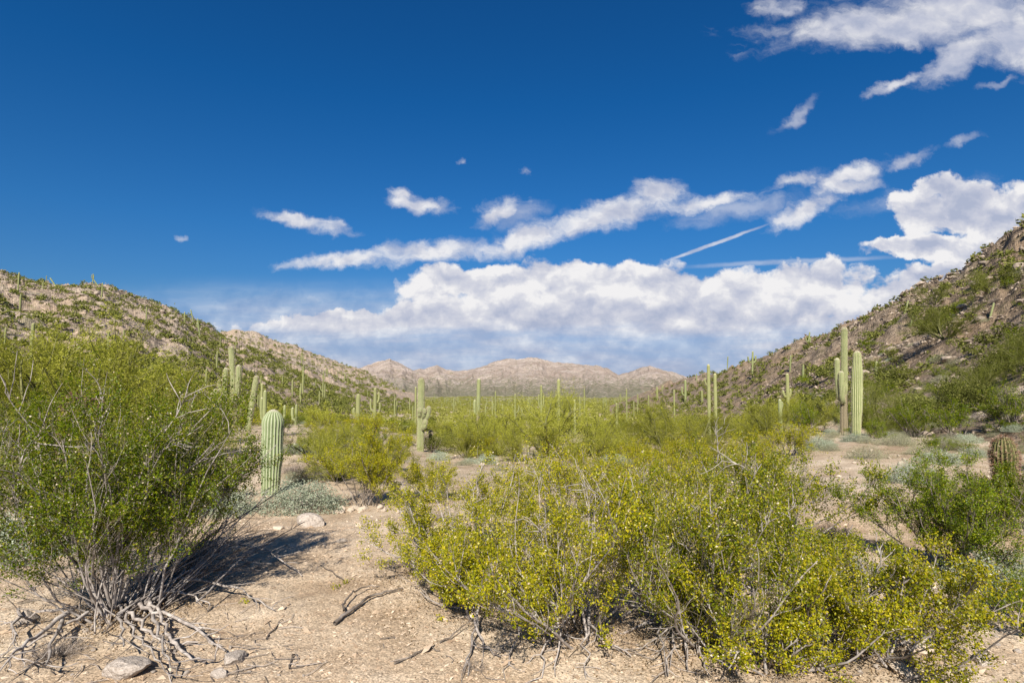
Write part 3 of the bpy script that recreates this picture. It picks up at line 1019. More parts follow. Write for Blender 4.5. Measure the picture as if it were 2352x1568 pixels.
# pale bare branches standing out of the right thicket
for bi, u, v, y, L, dx in [(5, 1690, 1170, 5.6, .55, .35), (5, 1745, 1120, 5.7, .5, -.2), (3, 1420, 1190, 4.9, .5, -.5), (6, 1255, 1120, 6.3, .45, -.6), (1, 1610, 1330, 3.7, .5, .15),
                           (1, 1640, 1290, 3.7, .45, -.25), (7, 1640, 1060, 6.4, .4, .2), (0, 1290, 1300, 3.9, .4, -.5), (4, 1080, 1200, 5.2, .35, .4), (2, 1960, 1380, 3.7, .4, .4), (12, 1800, 1260, 4.7, .4, .3)]:
    b, p = R_BUSH[bi]
    p0 = np.array([(u - 1176) / FOC * y, y, E + (882 - v) / FOC * y])
    a = grow(rng, (p0 - p)[None], np.array([[dx, -.1, .9]]), np.array([L]), 10, 0.0, 0.17)
    s2, d2, t2, i2 = branch_off(rng, a, 8, 0.2, 1.0, 20, 55, .05)
    b2 = grow(rng, s2, d2, rng.uniform(.10, .32, 8), 6, 0.02, .2)
    stem = grow(rng, np.array([[0., 0, 0]]), (p0 - p)[None], np.array([np.linalg.norm(p0 - p)]), 8, 0, 0.04)
    stem = stem + (np.linspace(0, 1, 8)[None, :, None]) * ((p0 - p)[None, None] - stem[:, -1:])
    link('dead_branch', make_mesh('dead_branch', [tubes(a, np.linspace(.0075, .003, 10)[None], 5), tubes(stem, np.linspace(.011, .0075, 8)[None], 5),
                                                  tubes(b2, np.linspace(.004, .0018, 6)[None] * np.ones((8, 1)), 4)], M['bark'], True), b)

# --- other near bushes
NEAR = [
    ('small upright creosote bush on the rim of the sandy patch', (842, 1162), 1.05, 0.7, 18, 41, 'creo', 0.013, 'dark_bark'),
    ('dark green creosote bush at the right edge casting a long shadow', (2180, 1305), .82, 1.15, 28, 42, 'creo_dark', 0.011, 'dark_bark'),
    ('small dark creosote bush below the barrel cactus at the right edge', (2310, 1225), 0.62, 1.3, 22, 43, 'creo_dark', 0.013, 'dark_bark'),
    ('leafy creosote bush behind the big left one beside the young saguaro', (410, 1180), .92, 0.7, 24, 44, 'creo_dark', 0.014, 'dark_bark'),
    ('creosote bush behind the left thicket in front of the leaning saguaro', (320, 1115), 1.12, 0.8, 24, 45, 'creo_dark', 0.017, 'dark_bark'),
    ('dense creosote bush at the far left edge behind the dead limbs', (60, 1230), 1.5, 1.0, 28, 46, 'creo_dark', 0.013, 'bark'),
    ('creosote bush at the left edge below the palo verde trees', (130, 1100), 1.6, 0.95, 28, 47, 'creo_dark', 0.017, 'bark'),
    ('olive creosote bush right of the sandy rim clods', (850, 1108), 0.6, 1.0, 16, 48, 'creo', 0.015, 'dark_bark'),
]
for (lb, (u, v), h, sp, ns, sd, fo, lf, bk) in NEAR:
    creosote(lb, hit(u, v), sd, h, sp, ns, 9, 8, 62, foliage=fo, bark=bk, leaf=lf, lo=3, hi=52, podn=0.005, stem_r=0.010, t2=(0.22, 1.0))

# ------------------------------------------------------------------ saguaros and barrel cacti
def cactus_mat(name, skin, dark, pale, brown_h=0.0, brown=(0.25, 0.17, 0.11), top=(0.5, 0.46, 0.36)):
    m, t, q, out = mat(name)
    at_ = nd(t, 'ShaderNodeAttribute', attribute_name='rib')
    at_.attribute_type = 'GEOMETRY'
    hh = nd(t, 'ShaderNodeAttribute', attribute_name='height_along')
    tcx = nd(t, 'ShaderNodeTexCoord')
    n = q.noise(tcx.outputs['Object'], 3.0, 5, 0.6)
    c = q.mix(q.lin(n, 0.3, 0.7), dark, skin)
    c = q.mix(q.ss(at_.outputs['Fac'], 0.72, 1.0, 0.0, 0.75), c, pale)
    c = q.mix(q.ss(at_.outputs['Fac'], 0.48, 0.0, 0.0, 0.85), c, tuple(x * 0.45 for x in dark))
    if brown_h > 0:
        f = q.ss(q.m('ADD', hh.outputs['Fac'], q.m('MULTIPLY', q.m('SUBTRACT', n, 0.5), 0.25)), brown_h + 0.06, brown_h - 0.08)
        c = q.mix(q.m('MULTIPLY', f, 0.8), c, q.mix(q.ss(at_.outputs['Fac'], 0.3, 0.9), tuple(x * .45 for x in brown), tuple(x * 1.25 for x in brown)))
    c = q.mix(q.ss(hh.outputs['Fac'], 0.965, 1.0, 0.0, 0.8), c, top)
    scar = q.ss(q.noise(tcx.outputs['Object'], 5.5, 6, 0.7), 0.60, 0.70)
    c = q.mix(q.m('MULTIPLY', scar, 0.55), c, (0.23, 0.18, 0.115))
    oi = nd(t, 'ShaderNodeObjectInfo')
    c = q.v('SCALE', c, q.lin(oi.outputs['Random'], 0, 1, 0.9, 1.1))
    fine = q.noise(tcx.outputs['Object'], 40.0, 3, 0.6)
    finish(t, out, c, bump(q, fine, 0.3, 0.01), 0.75, 0.2)
    return m


GR = ((0.235, 0.265, 0.105), (0.155, 0.185, 0.068), (0.46, 0.44, 0.27))
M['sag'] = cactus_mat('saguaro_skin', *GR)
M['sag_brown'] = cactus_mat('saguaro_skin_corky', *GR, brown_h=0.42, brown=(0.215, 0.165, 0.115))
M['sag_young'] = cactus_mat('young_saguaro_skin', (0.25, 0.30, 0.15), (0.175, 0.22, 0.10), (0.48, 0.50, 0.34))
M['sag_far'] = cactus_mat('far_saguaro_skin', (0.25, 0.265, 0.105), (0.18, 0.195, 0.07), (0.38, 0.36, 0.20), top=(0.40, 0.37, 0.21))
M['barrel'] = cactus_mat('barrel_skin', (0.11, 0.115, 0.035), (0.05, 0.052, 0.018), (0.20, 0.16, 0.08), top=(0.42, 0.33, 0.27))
M['spine'] = leaf_mat('cactus_spine', [(0.0, (0.35, 0.27, 0.19)), (1.0, (0.66, 0.58, 0.46))], 0.1, 0.1)
M['red_spine'] = leaf_mat('barrel_spine', [(0.0, (0.16, 0.08, 0.05)), (0.6, (0.26, 0.17, 0.12)), (1.0, (0.42, 0.33, 0.25))], 0.1, 0.1)


def rib_tube(axis, rad, ribs, depth, per=6, phase=0.0):
    """ribbed column: axis (K, 3), rad (K,)"""
    K = len(axis)
    T = unit(np.gradient(axis, axis=0))
    a = np.array([1.0, 0, 0]) - T[0] * T[0][0]
    fr = []
    for k in range(K):
        a = a - T[k] * np.dot(a, T[k])
        a = a / np.linalg.norm(a)
        fr.append((a, np.cross(T[k], a)))
    n = ribs * per
    ph = np.arange(n) * 2 * PI / n
    w = np.abs(np.cos(ph * ribs / 2 + phase))                # 1 on the rib crest, 0 in the groove
    prof = 1 - depth * (1 - w ** 0.7)
    V = []
    for k in range(K):
        a, b = fr[k]
        V.append(axis[k] + rad[k] * prof[:, None] * (np.cos(ph)[:, None] * a + np.sin(ph)[:, None] * b))
    V = np.concatenate(V)
    i = np.arange(K - 1)[:, None] * n
    j = np.arange(n)[None]
    j2 = (j + 1) % n
    F = np.stack([i + j, i + j2, i + n + j2, i + n + j], -1).reshape(-1, 4)
    top = len(V)
    V = np.concatenate([V, axis[-1:] + T[-1] * rad[-1] * 0.3])
    jj = np.arange(n)
    Ft = np.stack([(K - 1) * n + jj, (K - 1) * n + (jj + 1) % n, np.full(n, top)], -1)
    rib = np.concatenate([np.tile(w, K), [1.0]])
    return V, F, Ft, rib, (fr, ph, w)


def dome_radii(t, r, base=0.8, mid=1.08, tip=0.06, top=0.95):
    """radius along a column, t in 0..1; the tip closes in a dome of the column's own radius"""
    body = np.interp(t, [0, 0.12, 0.55, 0.85, 1], [base, 0.93 * 0.6 + base * 0.4, mid, (mid + top) / 2, top])
    k = np.clip((1 - t) / tip, 0, 1)
    return r * body * np.sqrt(np.clip(1 - (1 - k) ** 2, 0.004, 1))


def column_mesh(name, axis, rad, ribs, depth, mt, per=6, h01=(0, 1), spines=0, rng=None, spine_len=0.03):
    V, F, Ft, rib, (fr, ph, w) = rib_tube(axis, rad, ribs, depth, per)
    me = make_mesh(name, [(V, F)], mt, True)
    # the cap is joined as extra triangles on the same vertices
    me2 = bpy.data.meshes.new(name)
    n = len(V)
    loops = np.concatenate([F.ravel(), Ft.ravel()]).astype(np.int32)
    st = np.concatenate([np.arange(len(F)) * 4, len(F) * 4 + np.arange(len(Ft)) * 3]).astype(np.int32)
    me2.vertices.add(n)
    me2.vertices.foreach_set('co', V.astype(np.float32).ravel())
    me2.loops.add(len(loops))
    me2.loops.foreach_set('vertex_index', loops)
    me2.polygons.add(len(st))
    me2.polygons.foreach_set('loop_start', st)
    me2.polygons.foreach_set('use_smooth', np.ones(len(st), bool))
    me2.materials.append(mt)
    me2.update(calc_edges=True)
    bpy.data.meshes.remove(me)
    at_ = me2.attributes.new('rib', 'FLOAT', 'POINT')
    at_.data.foreach_set('value', rib.astype(np.float32))
    seg = np.concatenate([[0], np.cumsum(np.linalg.norm(np.diff(axis, axis=0), axis=1))])
    hh = h01[0] + (h01[1] - h01[0]) * seg / seg[-1]
    hv = np.concatenate([np.repeat(hh, ribs * per), [h01[1]]])
    a2 = me2.attributes.new('height_along', 'FLOAT', 'POINT')
    a2.data.foreach_set('value', hv.astype(np.float32))
    sp = None
    if spines:
        L = seg[-1]
        C, D = [], []
        rows = int(L / 0.035)
        for rb in range(ribs):
            p = (rb * 2 * PI) / ribs
            tt = np.clip(np.linspace(0.02, 0.995, rows) + rng.uniform(-.02, .02, rows), 0.01, .997)
            ff = tt * (len(axis) - 1)
            ii = np.minimum(ff.astype(int), len(axis) - 2)
            ww = (ff - ii)[:, None]
            ax = axis[ii] * (1 - ww) + axis[ii + 1] * ww
            rr = rad[ii] * (1 - ww[:, 0]) + rad[ii + 1] * ww[:, 0]
            aa = np.array([fr[k][0] for k in ii])
            bb = np.array([fr[k][1] for k in ii])
            out_ = np.cos(p) * aa + np.sin(p) * bb
            C.append(ax + out_ * rr[:, None])
            D.append(out_)
        C, D = np.concatenate(C), np.concatenate(D)
        C, D = np.repeat(C, spines, 0), np.repeat(D, spines, 0)
        dd = unit(D + rng.normal(0, 0.6, D.shape))
        sp = leaf_quads(rng, C + dd * spine_len * 0.4, spine_len, spine_len * 0.16, dd, 0.97)
    return me2, sp


def axis_line(p0, p1, n, bow=0.0, rng=None):
    t = np.linspace(0, 1, n)[:, None]
    A = np.array(p0)[None] * (1 - t) + np.array(p1)[None] * t
    A[:, 0] += bow * np.sin(t[:, 0] * PI)
    # crowd the last rings into the dome
    return A


def tgrid(n, tip):
    a = np.linspace(0, 1 - tip, n)
    b = 1 - tip * (1 - np.sin(np.linspace(0, PI / 2, 8)[1:]))
    return np.concatenate([a, b])


def arm_axis(root, out_dir, reach, rise, n=16, drop=0.0):
    """from the trunk outwards, then bending up"""
    o = unit(np.array([out_dir[0], out_dir[1], 0.0]))
    pts = []
    bend = min(reach, rise * 0.6)
    for t in np.linspace(0, 1, 9):
        a = t * PI / 2
        pts.append(np.array(root) + o * (reach - bend + bend * math.sin(a)) * (1 if t > 0 else 0.0) + np.array([0, 0, -drop * math.sin(PI * t) + bend * (1 - math.cos(a)) * 0.9]))
    last = pts[-1]
    top = np.array(root)[2] + rise
    tip = 0.4
    for t in tgrid(n, 0.18)[1:]:
        pts.append(last + np.array([0, 0, max(top - last[2], 0.05) * t]) + o * 0.04 * math.sin(t * 3))
    return np.array(pts)


def saguaro(label, loc, height, r, arms=(), lean=(0, 0), mt='sag', ribs=16, near=False, group=None, base=0.8, midr=1.08, topr=0.95, bow=0.0, seed=0, name='saguaro', depth=0.13, per=None, spl=0.03, spine_m='spine', far=False):
    """arms: (angle deg around the trunk, root height, reach, rise, radius)"""
    rng = RNG(seed + 1000)
    t = thing(name, label, 'cactus', loc, group)
    per = per or (6 if near else 4)
    tip = min(0.45, r * 1.25 / height)
    tt = tgrid(26 if near else 9, tip)
    ax = np.zeros((len(tt), 3))
    ax[:, 0] = lean[0] * tt + bow * np.sin(tt * PI)
    ax[:, 1] = lean[1] * tt
    ax[:, 2] = -0.15 + (height + 0.15) * tt
    rad = dome_radii(tt, r, base, midr, tip, topr)
    rad *= 1 + 0.03 * np.sin(tt * 17 + seed) + 0.02 * np.sin(tt * 31 + seed * 2)
    me, sp = column_mesh('stem', ax, rad, ribs, depth, M[mt], per, (0, 1), 4 if near else 0, rng, spl)
    link('stem', me, t)
    sps = [sp] if sp else []
    for (ang, zr, reach, rise, ra) in arms:
        a = math.radians(ang)
        f = np.interp(zr, ax[:, 2], np.arange(len(ax)))
        root = np.array([np.interp(zr, ax[:, 2], ax[:, 0]), np.interp(zr, ax[:, 2], ax[:, 1]), zr])
        A = arm_axis(root, (math.cos(a), math.sin(a)), reach, rise)
        seg = np.concatenate([[0], np.cumsum(np.linalg.norm(np.diff(A, axis=0), axis=1))])
        sN = seg / seg[-1]
        rr = dome_radii(sN, ra, 0.75, 1.05, min(0.5, ra * 1.3 / seg[-1]))
        me, sp = column_mesh('arm', A, rr, max(8, int(ribs * 0.8)), depth, M['sag' if mt == 'sag_brown' else mt], per, (0.5, 1), 4 if near else 0, rng, spl)
        link('arm', me, t)
        if sp:
            sps.append(sp)
    if sps:
        link('spines', make_mesh('spines', sps, M[spine_m]), t, kind='stuff')
    return t


def px(w, y):
    return w / FOC * y


def zat(v, u, y):
    """height of a point at depth y seen at row v"""
    d = ray(u, v)
    return E + d[2] / d[1] * y


def xat(u, v, y):
    d = ray(u, v)
    return d[0] / d[1] * y


def sag_px(label, u, vt, y, w, arms=(), utop=None, **kw):
    """saguaro standing on the ground at depth y under column u; top at row vt; arms in picture units (du, v_root, v_top, w, depth angle)"""
    x = xat(u, 900, y)
    z0 = float(terr(x, y))
    h = zat(vt, u, y) - z0
    lean = (xat(utop, vt, y) - x, 0) if utop else (xat(u, vt, y) - x, 0)
    al = []
    for (du, vr, vtp, wa, da) in arms:
        zr = zat(vr, u, y) - z0
        rise = zat(vtp, u, y) - z0 - zr
        rch = abs(px(du, y)) / max(0.25, abs(math.cos(math.radians(da))))
        ang = da if du > 0 else 180 - da
        al.append((ang, zr, rch, rise, px(wa, y) / 2))
    return saguaro(label, (x, y, z0), h, px(w, y) / 2, al, lean, seed=int(u), **kw)


# the ones that stand out
sag_px('young round topped saguaro column standing alone right of the left thicket', 628, 940, 10.9, 46, near=True, mt='sag_young', ribs=19, base=0.72, midr=1.06, depth=0.16, spl=0.016)
sag_px('thick saguaro with a cluster of stubby arms at mid height in the centre', 967, 866, 36, 17, [(2, 952, 934, 11, -82), (9, 960, 937, 9, -45), (18, 966, 932, 9, -20), (12, 984, 962, 10, -50), (-3, 958, 938, 8, -80)],
       utop=968, near=True, ribs=16, base=0.98, midr=1.0, topr=0.85, mt='sag', spl=0.05)
sag_px('slim saguaro with one close arm and a brown lower trunk', 1097, 868, 58, 8.5, [(-7, 952, 918, 6.5, -25)], near=False, mt='sag_brown', ribs=14, utop=1100)
sag_px('tallest saguaro with a brown corky trunk and arms on its left side', 1934, 750, 25, 14.5, [(-13, 920, 822, 11, -12), (-11, 926, 852, 11.5, -50), (1, 908, 878, 8.5, -85)], utop=1939, near=True, mt='sag_brown', ribs=15, base=1.3, midr=1.0, topr=0.88, depth=0.18)
sag_px('armless saguaro swelling in the middle beside the tallest one', 1962, 805, 24.5, 21, utop=1969, near=True, ribs=16, base=0.85, midr=1.18, topr=0.74, depth=0.21)
sag_px('many armed saguaro behind the left thicket', 545, 794, 39, 12.5, [(11, 912, 838, 11.5, -30), (-16, 918, 844, 11, -30), (-30, 940, 892, 11.5, -40), (-36, 905, 870, 8, 10), (-46, 950, 898, 10, -10)],
       utop=531, near=True, mt='sag_brown', ribs=14, base=1.0, midr=1.0, spl=0.05)
sag_px('leaning armless saguaro right of the many armed one', 572, 862, 37, 12, utop=590, near=True, ribs=14, base=0.98, midr=1.0, spl=0.05)
sag_px('short straight saguaro partly hidden behind the young round topped one', 609, 896, 40, 8, [(-7, 965, 912, 6.5, 10)], ribs=13)
sag_px('thin saguaro between the leaning one and the young round topped one', 602, 880, 62, 5, ribs=12, mt='sag_far')
MORE = [
    ('saguaro with raised arms on both sides in the left valley', 862, 890, 62, 9, [(-10, 945, 916, 5, 10), (10, 950, 924, 5, 10), (7, 925, 900, 5, 30)], 'sag_far'),
    ('saguaro with a small low arm left of the one with raised arms', 823, 904, 48, 12, [(-9, 960, 936, 8, 10)], 'sag_far'),
    ('saguaro with small left arm behind the armed saguaro in the centre', 955, 888, 90, 6, [], 'sag_far'),
    ('tall slim saguaro in front of the middle mountain', 1283, 870, 66, 9, [(-5, 935, 905, 6, 10)], 'sag_far'),
    ('saguaro with tight upright arms left of the tall slim one', 1243, 884, 85, 6, [(-5, 935, 905, 4, 10), (5, 935, 908, 4, 10)], 'sag_far'),
    ('saguaro with two low arms near the valley centre', 1183, 904, 95, 5, [(-6, 945, 928, 3, 10), (8, 948, 930, 4, 10)], 'sag_far'),
    ('slim saguaro with a short arm in the valley centre', 1138, 898, 95, 5, [(-4, 940, 926, 3, 10)], 'sag_far'),
    ('short armless saguaro in the green brush right of the valley centre', 1320, 917, 55, 6, [], 'sag_far'),
    ('small saguaro above the grey brush in the valley', 1416, 925, 60, 6, [], 'sag_far'),
    ('tall twin saguaro with a hooked arm, left of its pair', 1627, 836, 44, 9, [(-7, 885, 868, 4, 10)], 'sag_far'),
    ('right hand saguaro of the twin pair at the foot of the right hill', 1642, 857, 44, 9, [], 'sag_far'),
    ('saguaro with small arms on both sides below the right hill', 1808, 857, 42, 9, [(-8, 912, 896, 6, 10), (7, 912, 893, 6, 20)], 'sag_far'),
    ('short pale saguaro left of the tallest one in the brush', 1791, 916, 30, 10, [(4, 940, 922, 5, 10)], 'sag'),
    ('small saguaro on the bare slope right of the tallest pair', 2013, 829, 55, 8, [], 'sag'),
    ('saguaro with spread arms on the skyline of the right hill', 1729, 806, 75, 5, [(-9, 833, 818, 4, 10), (8, 833, 816, 4, 10)], 'sag'),
    ('many armed saguaro in a bush high on the skyline of the right hill', 1860, 762, 120, 4, [(-5, 785, 776, 3, 10), (5, 788, 775, 3, 10), (8, 790, 780, 3, 40)], 'sag'),
    ('small saguaro on the upper right slope above a dark shrub', 2283, 695, 75, 5, [], 'sag'),
    ('saguaro high on the right slope below the ridge', 2086, 690, 95, 5, [], 'sag'),
    ('saguaro in the bushes of the upper right slope', 2099, 712, 85, 5, [], 'sag'),
    ('slim saguaro by the skyline foot of the right hill', 1672, 818, 120, 3, [], 'sag'),
    ('slim saguaro standing behind the skyline bush of the right hill', 1816, 816, 80, 5, [], 'sag'),
    ('slim saguaro halfway up the right hill', 1845, 838, 62, 6, [], 'sag'),
    ('saguaro with a dark left arm on the rise right of the valley', 1574, 872, 62, 7, [(-7, 908, 888, 4, 10)], 'sag'),
    ('slim saguaro left of the one with a dark left arm', 1509, 888, 70, 6, [], 'sag_far'),
    ('plain saguaro right of the one with a dark left arm', 1612, 896, 60, 7, [], 'sag_far'),
    ('pale saguaro in the brush left of the rise', 1548, 895, 90, 5, [], 'sag_far'),
    ('saguaro on the rise in front of the right mountain', 1600, 858, 140, 3, [], 'sag'),
    ('pale saguaro on the valley side left of the rise', 1439, 893, 110, 4, [], 'sag_far'),
    ('slim saguaro on the valley edge before the middle mountain', 1342, 893, 120, 4, [], 'sag_far'),
    ('saguaro standing on the ridge line of the left hill', 115, 638, 232, 3.6, [], 'sag'),
    ('short saguaro on the left hill ridge near its peak', 215, 642, 236, 3.2, [], 'sag'),
    ('slim saguaro on the shoulder of the left hill', 438, 711, 205, 3.4, [], 'sag'),
    ('saguaro with an arm just below the left hill shoulder', 454, 731, 180, 4, [(-4, 752, 742, 2.5, 10)], 'sag'),
    ('saguaro on the lower left slope beside round green shrubs', 672, 872, 90, 5, [], 'sag_far'),
    ('second saguaro on the lower left slope', 690, 888, 85, 5, [], 'sag_far'),
    ('three stemmed saguaro on the lower left slope', 742, 878, 120, 4, [(-5, 898, 886, 3, 10), (5, 898, 886, 3, 10)], 'sag_far'),
    ('small saguaro just right of the young round topped one', 654, 930, 45, 7, [], 'sag'),
    ('pair member saguaro with a short twin beside it in the left brush', 681, 928, 45, 7, [(-8, 965, 935, 7, 10)], 'sag'),
    ('thin saguaro seen through the left palo verde branches', 256, 820, 60, 6, [(-8, 870, 825, 5, 10)], 'sag'),
]
FOOT = {2013: 872, 1729: 866, 1860: 792, 2283: 726, 2086: 716, 2099: 746, 1672: 846, 1816: 852, 1845: 876, 1574: 922, 1509: 920, 1612: 925, 1600: 876, 115: 653, 215: 655, 438: 736, 454: 768, 672: 912, 690: 926, 742: 916}
for (lb, u, vt, y, w, arms, mt) in MORE:
    p = hit(u, FOOT[u]) if u in FOOT else None
    y = float(p[1]) if p is not None else y
    sag_px(lb, u, vt, y, w * .8, [(a_, b_, c_, d_ * .9, e_) for (a_, b_, c_, d_, e_) in arms], mt=mt, ribs=12 if y < 70 else 10, per=4 if y < 70 else 2, depth=0.14)

# the forest of far saguaros on the valley floor and lower slopes: a few columns copied
protos = []
for k in range(5):
    h = [5.2, 6.2, 4.4, 5.6, 5.0][k]
    arms = [(), ((0, 2.4, .5, 1.8, .16), (170, 2.8, .5, 1.6, .16)), (), ((20, 2.2, .5, 2.2, .17),), ((0, 2.0, .55, 1.6, .15), (130, 2.6, .5, 1.9, .15), (220, 2.3, .5, 2.0, .16))][k]
    protos.append((h, arms))
rng = RNG(5)
far_protos = {}


def sector(x, y):
    u = 1176 + x / y * FOC
    for lim, w in ((90, 'at the left edge'), (230, 'under the ridge saguaros'), (400, 'behind the palo verde row'), (520, 'left of the many armed saguaro'), (640, 'behind the leaning saguaro'),
                   (800, 'left of the raised arm saguaro'), (930, 'left of the centre saguaro'), (1080, 'right of the centre saguaro'), (1250, 'under the middle mountain'), (1400, 'right of the tall slim saguaro'),
                   (1560, 'under the right mountain'), (1640, 'by the twin saguaros'), (1740, 'right of the twin saguaros'), (1830, 'by the small armed saguaro'), (1910, 'left of the tallest saguaro'),
                   (1990, 'behind the paired saguaros'), (2080, 'right of the paired saguaros'), (2180, 'above the blue brittlebush'), (2280, 'above the bare ground')):
        if u < lim:
            return w
    return 'at the right edge'





def copy_tree(o, loc, scale, rz):
    c = o.copy()
    COL.objects.link(c)
    c.location = loc
    c.scale = scale
    c.rotation_euler = (0, 0, rz)
    for ch in o.children:
        d = ch.copy()
        COL.objects.link(d)
        d.parent = c
    return c


n_far = 0
tries = 0
while n_far < 125 and tries < 6000:
    tries += 1
    u = rng.uniform(690, 1560)
    r = 120 * (700 / 120) ** rng.random() ** 0.75
    x, y = xat(u, 900, r), r
    z = float(terr(x, y))
    k = int(rng.choice(5, p=[.38, .14, .26, .12, .10]))
    s = rng.uniform(0.35, 1.2)
    big = 'larger' if r < 170 else 'small' if r < 320 else 'tiny'
    form = ['armless', 'two armed', 'armless', 'one armed', 'many armed'][k]
    lb = (f'{big} {form} saguaro on the far valley floor, {sector(x, y)}', 'saguaros scattered over the far valley floor')
    if k not in far_protos:
        h, arms = protos[k]
        o = saguaro(lb[0], (x, y, z), h, 0.20, arms, mt='sag_far', ribs=10, per=2, group=lb[1], seed=k)
        far_protos[k] = o
    else:
        o = copy_tree(far_protos[k], (x, y, z), (s * 1.1, s * 1.1, s), rng.uniform(0, 6.28))
        o['label'], o['group'] = lb
    n_far += 1

# barrel cacti
def barrel(label, u, vt, vb, y, w, seed, spm='red_spine', tilt=0.0):
    x = xat(u, vb, y)
    z0 = float(terr(x, y))
    h = zat(vt, u, y) - z0
    return saguaro(label, (x, y, z0), h, px(w, y) / 2, (), (tilt, 0), 'barrel', 18, True, None, 0.75, 1.05, 0.9, 0, seed, 'barrel_cactus', 0.2, 6, 0.07, spm)


barrel('fat barrel cactus with a woolly brown top at the right edge', 2309, 1000, 1083, 10.6, 47, 3)
barrel('tall barrel cactus with reddish spines half hidden in the left thicket', 172, 905, 1010, 7.2, 56, 4)
barrel('second reddish barrel cactus to the right of the tall one in the left thicket', 208, 918, 1010, 7.3, 44, 5)
barrel('small grey barrel cactus at the right foot of the armed saguaro', 989, 988, 1020, 37, 8, 6, 'spine')

# ------------------------------------------------------------------ shrubs of the middle distance: a few of each kind, copied
def shrub_proto(kind, seed, lod):
    """returns (stems mesh or None, foliage mesh); unit plant about 1 m tall"""
    rng = RNG(seed)
    if kind in ('creosote', 'creodark'):
        nst, n2, n3, nl, leaf = [(18, 8, 7, 26, .0125), (10, 6, 5, 12, .030)][lod]
        st, sr, tw, lv, pods, rng = creosote_parts(seed, .62, 1.15, nst, n2, n3, nl, leaf=leaf, lo=4, hi=56, stem_r=.011, podn=0.0, leafless=0.05)
        return make_mesh('stems', [tubes(st, sr, 4)] + tw[:1], M['dark_bark'], True), make_mesh('foliage', [lv], M['creo' if kind == 'creosote' else 'creo_dark'])
    if kind in ('palo', 'palodark'):
        # upright spray of fine green twigs over a short branching trunk
        nst, n2, n3, nl = [(11, 10, 10, 30), (7, 7, 6, 9)][lod]
        d = rand_dirs(rng, nst, 8, 58)
        st = grow(rng, np.zeros((nst, 3)) + [0, 0, -.03], d, rng.uniform(.55, .85, nst), 9, .03, .14)
        s2, d2, t2, i2 = branch_off(rng, st, n2, .25, 1, 20, 55, .1)
        b2 = grow(rng, s2, d2, rng.uniform(.18, .38, len(s2)), 6, .03, .16)
        s3, d3, t3, i3 = branch_off(rng, b2, n3, .15, 1, 15, 55, .15)
        b3 = grow(rng, s3, d3, rng.uniform(.08, .2, len(s3)), 4, .02, .14)
        idx = np.repeat(np.arange(len(b3)), nl)
        c, dd = pick(b3, idx, rng.random(len(idx)))
        c = c + rng.normal(0, .012, c.shape)
        c[:, 2] = np.maximum(c[:, 2], .04)
        w = [.0038, .013][lod]
        lv = leaf_quads(rng, c, [.019, .065][lod], w, dd, .5)
        return (make_mesh('stems', [tubes(st, .016 * np.linspace(1, .3, 9)[None] * np.ones((nst, 1)), 4), tubes(b2, .005 * np.linspace(1, .4, 6)[None] * np.ones((len(b2), 1)), 3)], M['green_bark'], True),
                make_mesh('foliage', [lv], M['palo' if kind == 'palo' else 'palo_dark']))
    if kind in ('brittlebush', 'bursage'):
        n = [9000, 1500][lod]
        d = rand_dirs(rng, n, 0, 95)
        lump = 1 + .18 * np.sin(d[:, 0] * 7 + seed) * np.cos(d[:, 1] * 6 + seed * 2) + .12 * np.sin(d[:, 2] * 9 + d[:, 0] * 8)
        rr = (rng.random(n) ** .28) * lump
        c = d * rr[:, None] * np.array([.62, .62, .55])
        c[:, 2] = np.maximum(c[:, 2], .02) + rng.uniform(0, .06, n)
        size = ([.030, .070][lod]) * (1.0 if kind == 'brittlebush' else .75)
        lv = leaf_quads(rng, c, size, size * .55, d, .35)
        ns = 40 if lod == 0 else 14
        st = grow(rng, np.zeros((ns, 3)), rand_dirs(rng, ns, 5, 85), rng.uniform(.3, .55, ns), 5, .02, .1)
        return make_mesh('stems', [tubes(st, .006 * np.linspace(1, .4, 5)[None] * np.ones((ns, 1)), 3)], M['bark'], True), make_mesh('foliage', [lv], M['britt' if kind == 'brittlebush' else 'burs'])
    if kind == 'hill':
        n = [5000, 420][lod]
        nb = rng.integers(3, 6)
        cc = np.stack([rng.normal(0, .26, nb), rng.normal(0, .26, nb), rng.uniform(.28, .55, nb)], -1)
        k = rng.integers(0, nb, n)
        d = rand_dirs(rng, n, 0, 170)
        c = cc[k] + d * (rng.random(n) ** .4)[:, None] * np.array([.36, .36, .33])
        c[:, 2] = np.maximum(c[:, 2], .03)
        s = [.042, .13][lod]
        lv = leaf_quads(rng, c, s, s * .55, unit(c - [0, 0, .1]), .3)
        st = grow(rng, np.zeros((7, 3)), rand_dirs(rng, 7, 5, 55), rng.uniform(.4, .7, 7), 5, .02, .12)
        return make_mesh('stems', [tubes(st, .02 * np.linspace(1, .4, 5)[None] * np.ones((7, 1)), 3)], M['dark_bark'], True), make_mesh('foliage', [lv], M['shrub'])
    if kind == 'dry':
        n = [900, 300][lod]
        b = grow(rng, np.zeros((n // 6, 3)), rand_dirs(rng, n // 6, 5, 88), rng.uniform(.3, .6, n // 6), 6, 0, .2)
        s2, d2, t2, i2 = branch_off(rng, b, 5, .3, 1, 15, 60)
        b2 = grow(rng, s2, d2, rng.uniform(.08, .2, len(s2)), 4, 0, .25)
        w = [.004, .009][lod]
        return None, make_mesh('foliage', [tubes(b, w * np.linspace(1, .5, 6)[None] * np.ones((len(b), 1)), 3), tubes(b2, w * .6 * np.ones((len(b2), 4)), 3)], M['deadgrey'])


PROTO = {}


def get_proto(kind, lod, k):
    key = (kind, lod, k)
    if key not in PROTO:
        PROTO[key] = shrub_proto(kind, 7000 + hash(kind) % 1 + len(kind) * 31 + lod * 7 + k * 101, lod)
    return PROTO[key]


